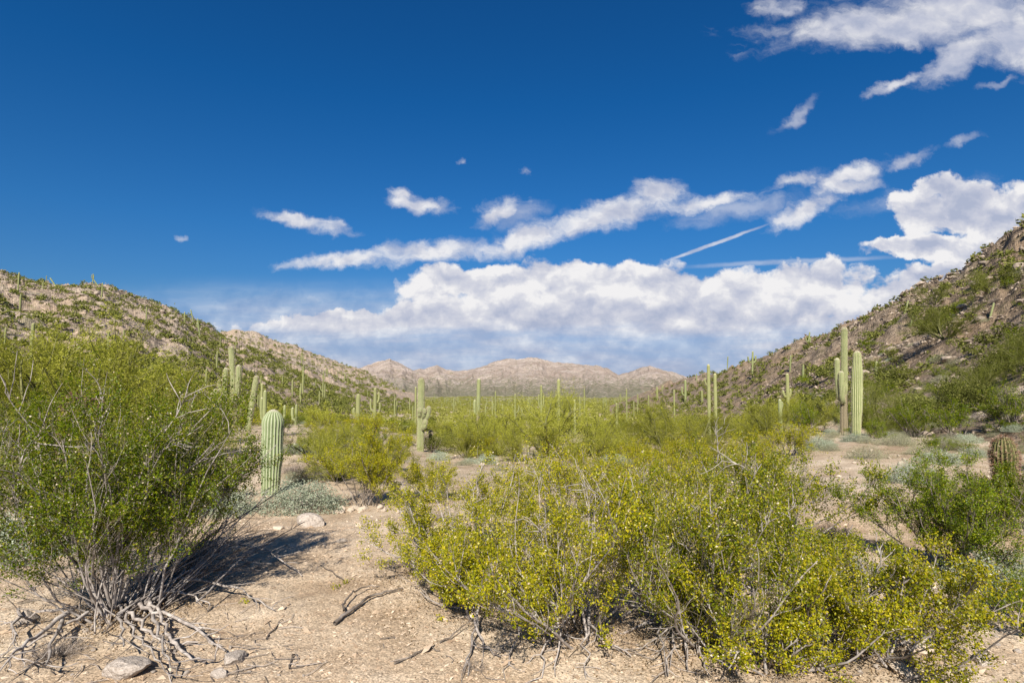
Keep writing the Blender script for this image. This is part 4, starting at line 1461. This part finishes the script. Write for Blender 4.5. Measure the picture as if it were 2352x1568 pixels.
NAMES = {'creosote': ('creosote_bush', 'bush'), 'creodark': ('creosote_bush', 'bush'), 'palo': ('palo_verde', 'tree'), 'palodark': ('palo_verde_dark', 'tree'), 'brittlebush': ('brittlebush', 'bush'), 'bursage': ('bursage', 'bush'),
         'hill': ('desert_shrub', 'bush'), 'dry': ('dry_shrub', 'bush')}
COUNT = {}


def plant(kind, loc, size, label, group=None, rng=None, lod=0, wide=1.0, parts=True, var=None):
    k = int(rng.integers(0, 4)) if var is None else var
    st, fo = get_proto(kind, lod, k)
    nm, cat = NAMES[kind]
    rz = rng.uniform(0, 6.28)
    sc_ = (size * wide, size * wide * rng.uniform(.9, 1.1), size)
    COUNT[kind] = COUNT.get(kind, 0) + 1
    if parts:
        t = thing(nm, label, cat, loc, group, rz, sc_)
        if kind in ('palo', 'palodark'):
            link('trunk', st, t)
            link('crown', fo, t, kind='stuff')
        else:
            if st:
                link('stems', st, t)
            link('foliage', fo, t, kind='stuff')
        return t
    o = link(nm, fo, None, loc)
    o.rotation_euler = (0, 0, rz)
    o.scale = sc_
    return tag(o, label, cat, group)


rng = RNG(2024)
# --- plants one can point to in the photograph: (kind, u, v foot or depth, size, wide, label)
HERO = [
    ('palo', 110, 14.0, 4.28, 1.0, 'tall wispy palo verde tree at the left edge, nearest of its row'),
    ('palo', 250, 15.5, 4.27, 0.95, 'tall palo verde tree behind the reddish barrel cacti'),
    ('palo', 345, 15.0, 3.18, 1.0, 'palo verde tree at the right end of the left row'),
    ('palo', 10, 12.0, 3.80, 1.0, 'dark palo verde tree cut by the left edge'),
    ('palo', 470, 20.0, 1.83, 1.1, 'palo verde in front of the many armed saguaro'),
    ('palo', 180, 10.0, 2.29, 1.2, 'low palo verde bush among the left thicket'),
    ('palo', 1255, 30.0, 4.22, 1.15, 'big rounded palo verde in the middle of the valley brush'),
    ('palo', 1340, 33.0, 3.33, 1.2, 'palo verde right behind the big rounded one'),
    ('palo', 1540, 30.0, 3.58, 1.25, 'bright green palo verde right of the grey brush'),
    ('palo', 1620, 26.0, 2.82, 1.3, 'green palo verde bush under the twin saguaros'),
    ('palo', 1450, 36.0, 3.33, 1.25, 'grey green palo verde behind the white brittlebush'),
    ('palo', 1150, 33.0, 3.20, 1.3, 'palo verde bush right of the slim saguaro with brown trunk'),
    ('palo', 1068, 39.0, 2.94, 1.3, 'palo verde bush between the two centre saguaros'),
    ('creosote', 862, 31.0, 2.4, 1.0, 'olive creosote bush left of the armed saguaro'),
    ('creosote', 1105, 31.0, 1.8, 1.0, 'olive creosote bush right of the armed saguaro'),
    ('brittlebush', 528, 9.2, .78, 1.0, 'pale grey brittlebush left of the young round topped saguaro'),
    ('brittlebush', 700, 9.6, .85, 1.3, 'wide straw grey brittlebush right of the young round topped saguaro'),
    ('brittlebush', 1428, 23, .95, 1.1, 'whitish brittlebush in the brush at the centre right'),
    ('brittlebush', 1393, 24, .7, 1.0, 'smaller bluish brittlebush left of the whitish one'),
    ('brittlebush', 1120, 24.5, .75, 1.2, 'grey brittlebush on the bare pink soil near the centre'),
    ('brittlebush', 1010, 29.0, .8, 1.3, 'grey brittlebush at the foot of the armed saguaro'),
    ('brittlebush', 1080, 26, .5, 1.3, 'low grey brittlebush between two others on the bare soil'),
    ('brittlebush', 1870, 17.5, .75, 1.1, 'pale brittlebush left of the tallest pair of saguaros'),
    ('brittlebush', 1960, 19.5, .6, 1.3, 'brittlebush at the foot of the swelling saguaro'),
    ('brittlebush', 2085, 10.5, .72, 1.1, 'blue grey brittlebush on the bare ground left of the barrel cactus'),
    ('brittlebush', 2155, 13.5, .55, 1.6, 'flat grey brittlebush on the bare ground behind the blue grey one'),
    ('brittlebush', 2318, 4.6, .62, 1.35, 'big pale brittlebush cut by the right edge over a dark shadow'),
    ('brittlebush', 1905, 5.0, .46, 1.2, 'grey green brittlebush tucked behind the low creosote at lower right'),
    ('brittlebush', 100, 6.0, .95, 1.0, 'whitish brittlebush stalks inside the left thicket'),
    ('brittlebush', 1500, 9.5, .5, 1.2, 'grey brittlebush showing through the thicket at centre right'),
    ('brittlebush', 1650, 14.0, .5, 1.2, 'grey brittlebush beside the pile of pale stones'),
    ('bursage', 1985, 14.5, .62, 1.4, 'green bursage mound before the paired saguaros'),
    ('bursage', 2050, 17.5, .6, 1.5, 'grey green bursage mound right of the paired saguaros'),
    ('bursage', 1150, 8.8, .35, 1.5, 'low dry bursage behind the sandy patch'),
    ('dry', 1010, 7.5, .38, 1.3, 'grey leafless dry shrub behind the sandy patch'),
    ('dry', 1900, 6.4, .42, 1.3, 'dark grey leafless shrub right of the thicket'),
    ('dry', 1090, 3.42, .14, 1.4, 'tiny dry shrublet at the bottom edge'),
    ('dry', 160, 3.6, .28, 1.3, 'heap of fine dry twigs at lower left'),
    ('creodark', 705, 17.0, 1.0, 1.2, 'olive creosote bush on the flat behind the young round topped saguaro'),
    ('creosote', 765, 21.0, 1.35, 1.2, 'bright creosote bush on the left flat behind the upright rim bush'),
    ('creodark', 655, 24.0, 1.3, 1.3, 'dark creosote bush between the short straight saguaro and the left flat'),
    ('bursage', 735, 12.5, .55, 1.4, 'grey green bursage mound on the flat behind the straw grey brittlebush'),
    ('bursage', 800, 14.5, .5, 1.4, 'grey green bursage mound behind the upright rim bush'),
    ('creodark', 850, 24.0, 1.2, 1.2, 'olive creosote bush on the left flat near the armed saguaro'),
    ('creosote', 1400, 13.0, 1.05, 1.2, 'bright creosote bush behind the thicket left of the whitish brittlebush'),
    ('creosote', 1505, 12.0, 1.05, 1.25, 'bright creosote bush behind the middle of the thicket'),
    ('creosote', 1585, 15.5, 1.35, 1.15, 'bright creosote bush left of the heap of pale stones'),
    ('creosote', 1735, 14.0, 1.30, 1.1, 'bright creosote bush right of the heap of pale stones'),
    ('creosote', 1800, 17.0, 1.45, 1.1, 'tall bright creosote bush left of the paired saguaros'),
    ('creosote', 1235, 11.5, .70, 1.3, 'low bright creosote bush in front of the bare pink soil'),
    ('creosote', 1660, 20.0, 1.5, 1.2, 'creosote bush behind the heap of pale stones'),
    ('creosote', 1480, 21.0, 1.5, 1.2, 'creosote bush right of the whitish brittlebush'),
    ('creodark', 1850, 27.0, 1.9, 1.2, 'olive creosote bush behind and left of the tallest saguaro'),
    ('creodark', 2000, 21.0, .95, 1.4, 'low dark creosote bush just right of the swelling saguaro'),
    ('creodark', 2260, 7.6, .75, 1.4, 'dark creosote bush just in front of the barrel cactus'),
    ('creodark', 2350, 3.9, .55, 1.4, 'dark low creosote at the lower right edge below the pale brittlebush'),
    ('creodark', 2100, 23.0, 1.9, 1.1, 'dark creosote bush at the foot of the right hill'),
    ('creodark', 2200, 21.0, 1.7, 1.2, 'broad creosote bush at the foot of the right hill behind the bare ground'),
    ('creodark', 2330, 20.0, 1.9, 1.2, 'creosote bush at the right edge behind the barrel cactus'),
    ('palodark', 2030, 30.0, 2.82, 1.2, 'dark palo verde on the slope right of the paired saguaros'),
    ('palodark', 2180, 52.0, 4.61, 1.1, 'large dark palo verde on the right hill slope'),
    ('palodark', 2290, 55.0, 3.33, 1.1, 'smaller dark palo verde on the right hill near the edge'),
    ('palodark', 2160, 80.0, 3.84, 1.3, 'dark round palo verde high on the right slope'),
    ('hill', 680, 62, 2.2, 1.3, 'round dark green shrub on the open slope left of the valley'),
    ('hill', 720, 66, 1.9, 1.2, 'round dark green shrub right of a like one on the left slope'),
]
TAKEN = []
for (kind, u, y, size, wide, lb) in HERO:
    x = xat(u, 900, y)
    z = float(terr(x, y))
    plant(kind, (x, y, z - .03), size, lb, None, rng, 0, wide)
    TAKEN.append((x, y, size * .5))

# sight lines kept open: (u range, nearest depth, farthest depth) where nothing tall may stand in front
OPEN = [(590, 665, 7, 11.5), (925, 1015, 9, 36), (1895, 2000, 9, 25.5), (470, 625, 11, 40), (1075, 1120, 40, 58), (925, 1340, 10.5, 25), (1860, 2352, 9.5, 16.5), (1860, 2090, 5.5, 10.5),
        (600, 1000, 3, 11), (1590, 1700, 11, 15), (1600, 1665, 26, 44), (810, 880, 36, 62), (1790, 1825, 28, 42), (1270, 1295, 40, 66), (1310, 1330, 36, 55)]


def blocked(x, y, h):
    u = 1176 + x / y * FOC
    for (a, b, n, f) in OPEN:
        if a - 12 < u < b + 12 and n < y < f and h > (0.4 if y < 17 else 0.6):
            return True
    for (tx, ty, tr) in TAKEN:
        if (tx - x) ** 2 + (ty - y) ** 2 < (tr + .25) ** 2:
            return True
    return False


# --- the valley floor from 8 to 70 m
n = 0
tries = 0
while n < 330 and tries < 16000:
    tries += 1
    y = math.sqrt(rng.uniform(9.0 ** 2, 72.0 ** 2))
    u = rng.uniform(-120, 2470)
    x = xat(u, 900, y)
    hs = hills(np.array([x]), np.array([y]))
    right = hs[1][0] > hs[0][0] + 1.5
    left = hs[2][0] > hs[0][0] + 1.5
    if fbm(np.array([x / 9.0]), np.array([y / 9.0]), 2, 111)[0] < -.03:
        continue
    kind = rng.choice(['creosote', 'palo', 'bursage', 'brittlebush', 'hill', 'dry'], p=[.27, .31, .19, .10, .07, .06])
    size = {'creosote': rng.uniform(1.1, 1.9), 'palo': rng.uniform(1.3, 2.6), 'bursage': rng.uniform(.4, .8), 'brittlebush': rng.uniform(.45, .8), 'hill': rng.uniform(.9, 1.6), 'dry': rng.uniform(.6, 1.2)}[kind]
    if y < 18 and kind == 'palo':
        size *= .65
    if blocked(x, y, size):
        continue
    z = float(terr(x, y))
    where = ('at the foot of the left hill' if u < 640 else 'on the left side of the valley floor' if u < 930 else 'in the middle of the valley floor' if u < 1500 else
             'on the valley floor below the right hill' if u < 1850 else 'at the foot of the right hill')
    if right:
        where = 'on the lower slope of the right hill'
    if left:
        where = 'on the lower slope of the left hill'
    dist = 'near' if y < 24 else 'middle' if y < 45 else 'far'
    where = sector(x, y)
    sz_ = 'larger' if size > {'creosote': 1.5, 'palo': 2.1, 'bursage': .6, 'brittlebush': .62, 'hill': 1.25, 'dry': .9}[kind] else 'smaller'
    word = {'creosote': 'olive creosote bush', 'palo': 'feathery palo verde', 'bursage': 'grey green bursage', 'brittlebush': 'pale brittlebush', 'hill': 'dense dark shrub', 'dry': 'bare grey shrub'}[kind]
    dk = u > 1780 or u < 560  # shrubs at both sides take darker leaves: olive plants plus vignette in the colour
    if kind == 'palo' and u > 1850:
        kind, word = 'palodark', 'dark feathery mesquite'
    plant('creodark' if kind == 'creosote' and (dk or rng.random() < .3) else kind, (x, y, z - .03), size, f'{sz_} {word} {where}, {dist} ground', f'{word} plants {where}', rng, 0 if y < 40 else 1, rng.uniform(.95, 1.35))
    TAKEN.append((x, y, size * .3))
    n += 1


# --- hillside shrubs: the largest ones singly, the small far ones as one mass
def scatter(mask_k, n_single, n_mass, r0, r1, th0, th1, where, seed, smin, smax, dens_top=0.5, nm='hillside_scrub', fol='shrub'):
    rg = RNG(seed)
    m = (n_single + n_mass) * 6
    rad = np.sqrt(rg.uniform(r0 * r0, r1 * r1, m))
    th = rg.uniform(th0, th1, m)
    x, y = rad * np.sin(th), rad * np.cos(th)
    z, k = terr(x, y, True)
    cl = fbm(x / 14, y / 14, 3, 60)
    hs = hills(x, y)
    lift = np.clip((z - hs[0]) / 30, 0, 1)
    ok = (k == mask_k) & (rg.random(m) < (1 - dens_top * lift)) & (cl + rg.normal(0, .25, m) > -.22)
    x, y, z = x[ok], y[ok], z[ok]
    size = rg.uniform(smin, smax, len(x)) * rg.choice([.5, .8, 1, 1.25], len(x))
    app = size / np.hypot(x, y)
    order = np.argsort(-app)[:n_single + n_mass]
    for i in order[:n_single]:
        s = size[i]
        word = 'large green shrub' if s > 1.5 else 'mid sized green shrub' if s > .9 else 'small green shrub'
        hgt = 'high on' if z[i] - E > 14 else 'halfway up' if z[i] - E > 4 else 'low on'
        sec = sector(x[i], y[i])
        kk = rg.choice(['hill', 'hill', 'hill', 'creosote', 'bursage'] if mask_k == 1 else ['hill', 'creosote', 'palo', 'bursage', 'hill'])
        lod = 1 if np.hypot(x[i], y[i]) > 42 else 0
        wd = 'large' if s > 1.5 else 'medium' if s > .9 else 'small'
        cat_ = {'hill': f'{wd} dark shrub', 'creosote': f'{wd} olive creosote', 'palo': f'{wd} feathery palo verde', 'bursage': f'{wd} greyish bursage'}[kk]
        plant('creodark' if kk == 'creosote' else kk, (x[i], y[i], z[i] - .05), s * (1.15 if kk == 'palo' else .8 if kk == 'bursage' else 1), f'{cat_} {hgt} {where}, {sec}', f'{cat_} plants on {where}', rg, lod, rg.uniform(1.0, 1.5), parts=False)
    gs = []
    rest = order[n_single:]
    nl = 36
    cen = np.repeat(np.stack([x, y, z], -1)[rest], nl, 0)
    ss = np.repeat(size[rest], nl)[:, None]
    d = rand_dirs(rg, len(cen), 0, 95)
    lump = (rg.random(len(cen)) ** .35)[:, None]
    off = d * lump * np.array([.62, .62, .62]) * ss
    off[:, 2] = np.abs(off[:, 2]) + .05
    sz = ss[:, 0] * .34
    lv = leaf_quads(rg, cen + off, sz, sz * .6, d, .2)
    o = link(nm, make_mesh(nm, [lv], M[fol]))
    tag(o, f'countless small shrubs dotted over {where}', kind='stuff')


scatter(1, 200, 2400, 26, 260, 0.18, 1.12, 'the right hill', 71, .5, 1.6, .5)
scatter(2, 260, 8500, 40, 330, -1.15, -0.10, 'the left hill', 72, .45, 1.6, .35)
scatter(3, 0, 1500, 330, 660, -0.5, -0.1, 'the farther left ridge', 73, 1.0, 2.4, .3)
scatter(0, 140, 9000, 66, 700, -0.42, 0.44, 'the far valley floor', 74, .7, 1.7, 0, 'valley_scrub', 'valley')

# --- low grey brush on the bench under the right hill and beside the young saguaro
rg = RNG(94)
done = 0
for q_ in range(700):
    if done >= 64:
        break
    if rg.random() < .78:
        u, y, place = rg.uniform(1790, 2420), rg.uniform(14.5, 27), 'on the right bench'
        if 1925 < u < 1985 and y < 24.5 and rg.random() < .6:
            continue
    else:
        u, y, place = rg.uniform(650, 930), rg.uniform(11.5, 26), 'behind the sandy rim'
    x = xat(u, 900, y)
    kk = rg.choice(['bursage', 'brittlebush', 'dry', 'creodark'], p=[.46, .28, .1, .16])
    s_ = rg.uniform(.28, .58)
    if any((tx - x) ** 2 + (ty - y) ** 2 < (.55 * s_ + tr * .6) ** 2 for (tx, ty, tr) in TAKEN):
        continue
    w_ = {'bursage': 'grey green bursage', 'brittlebush': 'pale brittlebush', 'dry': 'bare grey shrub', 'creodark': 'low olive creosote'}[kk]
    plant(kk, (x, y, float(terr(x, y)) - .02), s_, f'{"small" if s_ < .43 else "larger"} {w_} {place}, {sector(x, y)}', f'low brush {place}', rg, 0, rg.uniform(1.1, 1.5))
    TAKEN.append((x, y, s_ * .5))
    done += 1

# --- small saguaros dotted up both hills
rg = RNG(93)
done = 0
for q_ in range(900):
    if done >= 32:
        break
    left = True
    th = rg.uniform(-.82, -.15) if left else rg.uniform(.30, .82)
    r = rg.uniform(75, 240) if left else rg.uniform(45, 110)
    x, y = r * math.sin(th), r * math.cos(th)
    z, k = terr(np.array([x]), np.array([y]), True)
    if k[0] != (2 if left else 1):
        continue
    pk = int(rg.choice(5, p=[.45, .1, .3, .1, .05]))
    sc2 = rg.uniform(.45, .95)
    c = copy_tree(far_protos[pk], (x, y, float(z[0])), (sc2, sc2, sc2), rg.uniform(0, 6.28))
    form = ['armless', 'two armed', 'armless', 'one armed', 'many armed'][pk]
    tag(c, f'{form} saguaro on the {"left" if left else "right"} hill slope, {sector(x, y)}', 'cactus', f'saguaros dotted up the {"left" if left else "right"} hill')
    done += 1

# ------------------------------------------------------------------ stones
def rock_mesh(seed, flat=.6, sub=2, ang=.28):
    rg = RNG(seed)
    import bmesh
    bm = bmesh.new()
    bmesh.ops.create_icosphere(bm, subdivisions=sub, radius=1)
    dirs = unit(rg.normal(0, 1, (9, 3)))
    cut = rg.uniform(.55, .95, 9)
    for v in bm.verts:
        p = np.array(v.co)
        for dd, c in zip(dirs, cut):
            s = p @ dd
            if s > c:
                p = p - dd * (s - c) * .85
        p = p * (1 + rg.normal(0, .025))
        v.co = (p[0], p[1] * .8, p[2] * flat)
    me = bpy.data.meshes.new('rock')
    bm.to_mesh(me)
    bm.free()
    return me


ROCKS = [rock_mesh(900 + k, [.55, .7, .5, .8, .62, .45][k], 3) for k in range(6)]
for k, r in enumerate(ROCKS):
    r.materials.append(M['rock'])
BOULD = []
for r in ROCKS:
    q = r.copy()
    q.materials.clear()
    q.materials.append(M['boulder'])
    BOULD.append(q)
PALE = []
for r in ROCKS:
    q = r.copy()
    q.materials.clear()
    q.materials.append(M['pale_rock'])
    PALE.append(q)

rng = RNG(31)
for k, (u, v, w, pale, lb) in enumerate([
    (538, 1518, 66, 0, 'grey angular rock at the foot of the front dead limb'),
    (505, 1552, 40, 0, 'smaller grey rock just below the angular one'),
    (292, 1545, 105, 0, 'broad flat grey boulder at the bottom left'),
    (785, 1245, 24, 0, 'single dark grey stone standing on the sandy patch'),
    (712, 1206, 70, 0, 'flat grey stone slab near the rim of the sandy patch'),
    (1038, 1383, 46, 1, 'pale rounded rock beside the fallen forked branch'),
    (62, 1425, 60, 0, 'grey rock at the left edge behind dead limbs'),
    (2048, 1450, 70, 1, 'pale pinkish boulder under the low creosote at lower right'),
    (2112, 1490, 72, 1, 'pale slab rock right of the pinkish boulder'),
    (1990, 1385, 46, 1, 'pale rock behind the low creosote at lower right'),
    (1955, 1330, 40, 1, 'small pale rock in the gap of the lower right brush'),
    (2070, 1545, 60, 1, 'pale rock near the bottom below the low creosote'),
    (2255, 1520, 60, 0, 'half buried grey rock in the bottom right gravel'),
    (2225, 1440, 30, 0, 'small brown stone on the bottom right gravel'),
    (1700, 1290, 44, 1, 'pale rock seen between the thicket bushes'),
    (1880, 1290, 34, 1, 'small pale rock right of the thicket'),
    (130, 1500, 36, 0, 'small brown rock between dead limbs at lower left'),
    (640, 1215, 30, 1, 'pale stone at the left end of the rim'),
    (945, 1185, 30, 1, 'pale stone at the right end of the rim'),
]):
    p = hit(u, v)
    rad = w / FOC * p[1] / 2
    o = link('rock', (PALE if pale else ROCKS)[k % 6], None, (p[0], p[1], p[2] + rad * .15))
    o.scale = (rad,) * 3
    o.rotation_euler = (rng.uniform(-.2, .2), rng.uniform(-.2, .2), rng.uniform(0, 6.28))
    tag(o, lb, 'rock')
for (u0, u1, v0, v1, n, w0, w1, lb, gp, pale) in [
    (1585, 1700, 1015, 1045, 46, 8, 20, 'pale stone in the heap left of the tallest saguaro', 'pale stones heaped in the middle distance', 1),
    (650, 920, 1166, 1180, 34, 8, 22, 'soil coloured clod along the rim of the sandy patch', 'clods along the rim of the sandy patch', 1),
    (1000, 1330, 1040, 1075, 30, 7, 15, 'small pale stone on the bare pink soil in the centre', 'small stones on the bare soil in the centre', 1),
    (1880, 2300, 1030, 1110, 46, 6, 16, 'small stone on the bare ground left of the barrel cactus', 'small stones on the bare ground on the right', 1),
    (1900, 2352, 1380, 1560, 44, 7, 20, 'small stone on the gravel at lower right', 'small stones on the lower right gravel', 0),
    (0, 700, 1440, 1566, 34, 5, 16, 'small stone on the soil at lower left', 'small stones on the lower left soil', 0),
]:
    for k in range(n):
        p = hit(rng.uniform(u0, u1), rng.uniform(v0, v1))
        rad = rng.uniform(w0, w1) / FOC * p[1] / 2
        o = link('stone', (PALE if pale else ROCKS)[int(rng.integers(0, 6))], None, (p[0], p[1], p[2] + rad * .25))
        o.scale = (rad, rad * rng.uniform(.7, 1.1), rad * rng.uniform(.7, 1.2))
        o.rotation_euler = (rng.uniform(-.3, .3), rng.uniform(-.3, .3), rng.uniform(0, 6.28))
        tag(o, lb, 'stone', gp)

# hillside boulders: the biggest one by one, the rubble as a mass
for (mk, r0, r1, a0, a1, where, sd, n1, n2) in ((1, 26, 190, .18, .84, 'the right hill', 81, 110, 16000), (2, 45, 290, -.84, -.12, 'the left hill', 82, 110, 16000)):
    rg = RNG(sd)
    m = (n1 + n2) * 3
    rad = np.sqrt(rg.uniform(r0 * r0, r1 * r1, m))
    th = rg.uniform(a0, a1, m)
    x, y = rad * np.sin(th), rad * np.cos(th)
    z, k = terr(x, y, True)
    cl = fbm(x / 11, y / 11, 4, 90)
    lift = np.clip((z - E) / 22, 0, 1)
    ok = (k == mk) & (cl + rg.normal(0, .2, m) + lift * .22 > .08)
    x, y, z, lift = x[ok], y[ok], z[ok], lift[ok]
    sz = rg.lognormal(-1.9, .6, len(x)) * (.7 + .6 * lift)
    order = np.argsort(-(sz / np.hypot(x, y)))[:n1 + n2]
    for i in order[:n1]:
        o = link('boulder', BOULD[int(rg.integers(0, 6))], None, (x[i], y[i], z[i] + sz[i] * .1))
        o.scale = (sz[i], sz[i], sz[i])
        o.rotation_euler = (rg.uniform(-.3, .3), rg.uniform(-.3, .3), rg.uniform(0, 6.28))
        hgt = 'high on' if z[i] - E > 14 else 'halfway up' if z[i] - E > 5 else 'low on'
        sec = sector(x[i], y[i])
        big = 'large' if sz[i] > .6 else 'medium' if sz[i] > .38 else 'small'
        tag(o, f'{big} boulder {hgt} {where}, {sec}', 'boulder', f'boulders on {where}')
    ii = order[n1:]
    pb = pebbles(rg, np.stack([x[ii], y[ii], z[ii] + sz[ii] * .15], -1), sz[ii] * .9, 1.0)
    o = link('rubble', make_mesh('rubble', [pb], M['rubble']))
    tag(o, f'loose angular rubble strewn over {where}', kind='stuff')

# gravel and litter on the near ground
rg = RNG(44)
n = 80000
rad = 2.6 * (13 / 2.6) ** (rg.random(n))
th = rg.uniform(-.82, .82, n)
x, y = rad * np.sin(th), rad * np.cos(th)
cl = fbm(x / .9, y / .9, 3, 21)
ok = cl + rg.normal(0, .25, n) > -.15
x, y, rad = x[ok], y[ok], rad[ok]
z = terr(x, y)
sz = rg.lognormal(-5.3, .62, len(x)) * (rad / 3.5) ** .45
o = link('gravel', make_mesh('gravel', [pebbles(rg, np.stack([x, y, z + sz * .1], -1), sz)], M['pebble']))
tag(o, 'loose tan gravel covering the near ground', kind='stuff')
n = 2600
rad = 2.8 * (9 / 2.8) ** rg.random(n)
th = rg.uniform(-.8, .8, n)
s = np.stack([rad * np.sin(th), rad * np.cos(th), np.zeros(n)], -1)
s = s[fbm(s[:, 0] / 1.1, s[:, 1] / 1.1, 3, 33) + rg.normal(0, .12, n) > .02]
s[:, 2] = terr(s[:, 0], s[:, 1]) + .008
d = rg.normal(0, 1, s.shape)
d[:, 2] = 0
tw = grow(rg, s, d, rg.uniform(.03, .22, len(s)), 5, 0, .25)
tw[..., 2] = terr(tw[..., 0], tw[..., 1]) + .012
o = link('twig_litter', make_mesh('twig_litter', [tubes(tw, rg.uniform(.0012, .0035, len(s))[:, None] * np.ones((1, 5)), 3)], M['deadgrey']))
tag(o, 'fine dry twigs littering the soil under the bushes', kind='stuff')

# mounds of fallen leaves and grit caught at the foot of the near bushes
rg = RNG(48)
cs, zs = [], []
for p in [L1] + [b[1] for b in R_BUSH]:
    m = 2600
    rr = np.abs(rg.normal(0, .34, m))
    a = rg.uniform(0, 2 * PI, m)
    q = np.stack([p[0] + rr * np.cos(a) * 1.3, p[1] + rr * np.sin(a), np.zeros(m)], -1)
    q[:, 2] = terr(q[:, 0], q[:, 1]) + .10 * np.exp(-(rr / .30) ** 2) * rg.random(m) + .006
    cs.append(q)
cs = np.concatenate(cs)
o = link('leaf_litter', make_mesh('leaf_litter', [leaf_quads(rg, cs, .016, .009)], M['litter']))
tag(o, 'brown fallen leaves and bits gathered under the front bushes', kind='stuff')

# fallen forked branch on the sandy patch
p0 = hit(771, 1436)
t = thing('fallen_branch', 'forked dead branch lying on the sand between the two front thickets', 'branch', p0)
for nm, lb, r0, sd in (('limb', [(768, 1438, .02), (806, 1412, .03), (845, 1382, .03), (880, 1368, .03), (925, 1357, .02)], .014, 1),
                       ('limb', [(790, 1412, .03), (792, 1397, .05), (805, 1380, .05), (834, 1362, .05), (872, 1357, .04)], .009, 2)):
    P = poly3(p0, ground_path(lb), seed=sd, wob=.008)
    K = P.shape[1]
    link(nm, make_mesh(nm, [tubes(P, np.linspace(r0, r0 * .4, K)[None], 6)], M['dark_bark'], True), t)
for k, (pts, lb) in enumerate([([(905, 1528, .01), (960, 1507, .015), (985, 1490, .01), (1010, 1502, .02)], 'thin curved stick on the bottom sand left of the tiny dry shrublet'),
                               ([(1010, 1478, .01), (1040, 1470, .03), (1085, 1440, .06)], 'thin stick pointing into the grey tangle of the front creosote'),
                               ([(612, 1470, .01), (635, 1440, .01), (650, 1425, .01)], 'short straight stick on the sand right of the front dead limb'),
                               ([(665, 1540, .01), (668, 1515, .02), (682, 1505, .01)], 'small hooked stick near the bottom of the sandy patch'),
                               ([(790, 1335, .01), (760, 1315, .01), (735, 1300, .01)], 'thin stick on the middle of the sandy patch')]):
    pw = ground_path(pts)
    P = poly3(pw[0], pw, seed=70 + k, wob=.006)
    o = link('stick', make_mesh('stick', [tubes(P, np.linspace(.006, .003, P.shape[1])[None], 5)], M['dark_bark'], True), None, pw[0])
    tag(o, lb, 'stick')
# little green seedlings on the sand
for k, (u, v, lb) in enumerate([(768, 1352, 'tiny bright green seedling in the middle of the sandy patch'), (795, 1340, 'second tiny green seedling uphill of the first'), (1010, 1425, 'small green seedling left of the front creosote foot'), (565, 1385, 'tiny green seedling beside the right end of the dead limbs')]):
    p = hit(u, v)
    rg = RNG(600 + k)
    c = rg.normal(0, .022, (26, 3))
    c[:, 2] = np.abs(c[:, 2]) * .6 + .006
    t = thing('seedling', lb, 'seedling', p)
    link('foliage', make_mesh('foliage', [leaf_quads(rg, c, .022, .010)], M['creo']), t, kind='stuff')

# dry weeds and seedlings filling the open soil of the valley
rg = RNG(46)
n = 5200
rad = 8.5 * (75 / 8.5) ** (rg.random(n) ** .8)
th = rg.uniform(-.84, .84, n)
x, y = rad * np.sin(th), rad * np.cos(th)
ok = fbm(x / 3.0, y / 3.0, 3, 51) + rg.normal(0, .15, n) > .0
x, y, rad = x[ok], y[ok], rad[ok]
cen = np.repeat(np.stack([x, y, terr(x, y)], -1), 22, 0)
sz = np.repeat(rg.uniform(.10, .30, len(x)), 22)
d = rand_dirs(rg, len(cen), 0, 80)
c = cen + d * (sz * rg.random(len(sz)))[:, None] * np.array([1.2, 1.2, .8]) + [0, 0, .02]
fr = np.repeat(np.clip(rad / 30, .35, 1.6), 22)
gm_ = rg.random(len(x)) < .55
sel = np.repeat(gm_, 22)
g1 = leaf_quads(rg, c[sel], .07 * fr[sel], .018 * fr[sel], d[sel], .7)
g2 = leaf_quads(rg, c[~sel], .055 * fr[~sel], .028 * fr[~sel], d[~sel], .4)
o = link('dry_weeds', make_mesh('dry_weeds', [(g1[0], g1[1], 0), (g2[0], g2[1], 1)], [M['grass'], M['burs']]))
tag(o, 'dry weeds and low grey tufts scattered over the open valley soil', kind='stuff')

# scrub on the plain beyond, down to the foot of the mountains
rg = RNG(47)
n = 9000
rad = np.sqrt(rg.uniform(480 ** 2, 1750 ** 2, n))
th = rg.uniform(-.30, .34, n)
x, y = rad * np.sin(th), rad * np.cos(th)
z, k = terr(x, y, True)
ok = (k == 0) & (fbm(x / 60, y / 60, 3, 57) + rg.normal(0, .2, n) > -.2)
x, y, z = x[ok], y[ok], z[ok]
cen = np.repeat(np.stack([x, y, z], -1), 9, 0)
ss_ = np.repeat(rg.uniform(.9, 2.4, len(x)), 9)
d = rand_dirs(rg, len(cen), 0, 90)
c = cen + d * (ss_ * rg.random(len(ss_)) ** .4)[:, None] * np.array([1.3, 1.3, .8])
o = link('plain_scrub', make_mesh('plain_scrub', [leaf_quads(rg, c, ss_ * .8, ss_ * .5, d, .2)], M['valley']))
tag(o, 'distant scrub merging into a green band before the mountains', kind='stuff')

# look-alikes in small sets are told apart by their order from the left
sets = {}
for o in COL.objects:
    if o.parent is None and 'label' in o and 'group' in o:
        sets.setdefault(o['label'], []).append(o)
ORD = {2: ('left one of two', 'right one of two'), 3: ('leftmost of three', 'middle of three', 'rightmost of three'),
       4: ('leftmost of four', 'second of four', 'third of four', 'rightmost of four')}
for lb, os_ in sets.items():
    if len(os_) in ORD:
        os_.sort(key=lambda q: q.location[0] / max(q.location[1], .1))
        for w, q in zip(ORD[len(os_)], os_):
            full = f'{lb}, {w}'
            if len(full.split()) <= 16:
                q['label'] = full
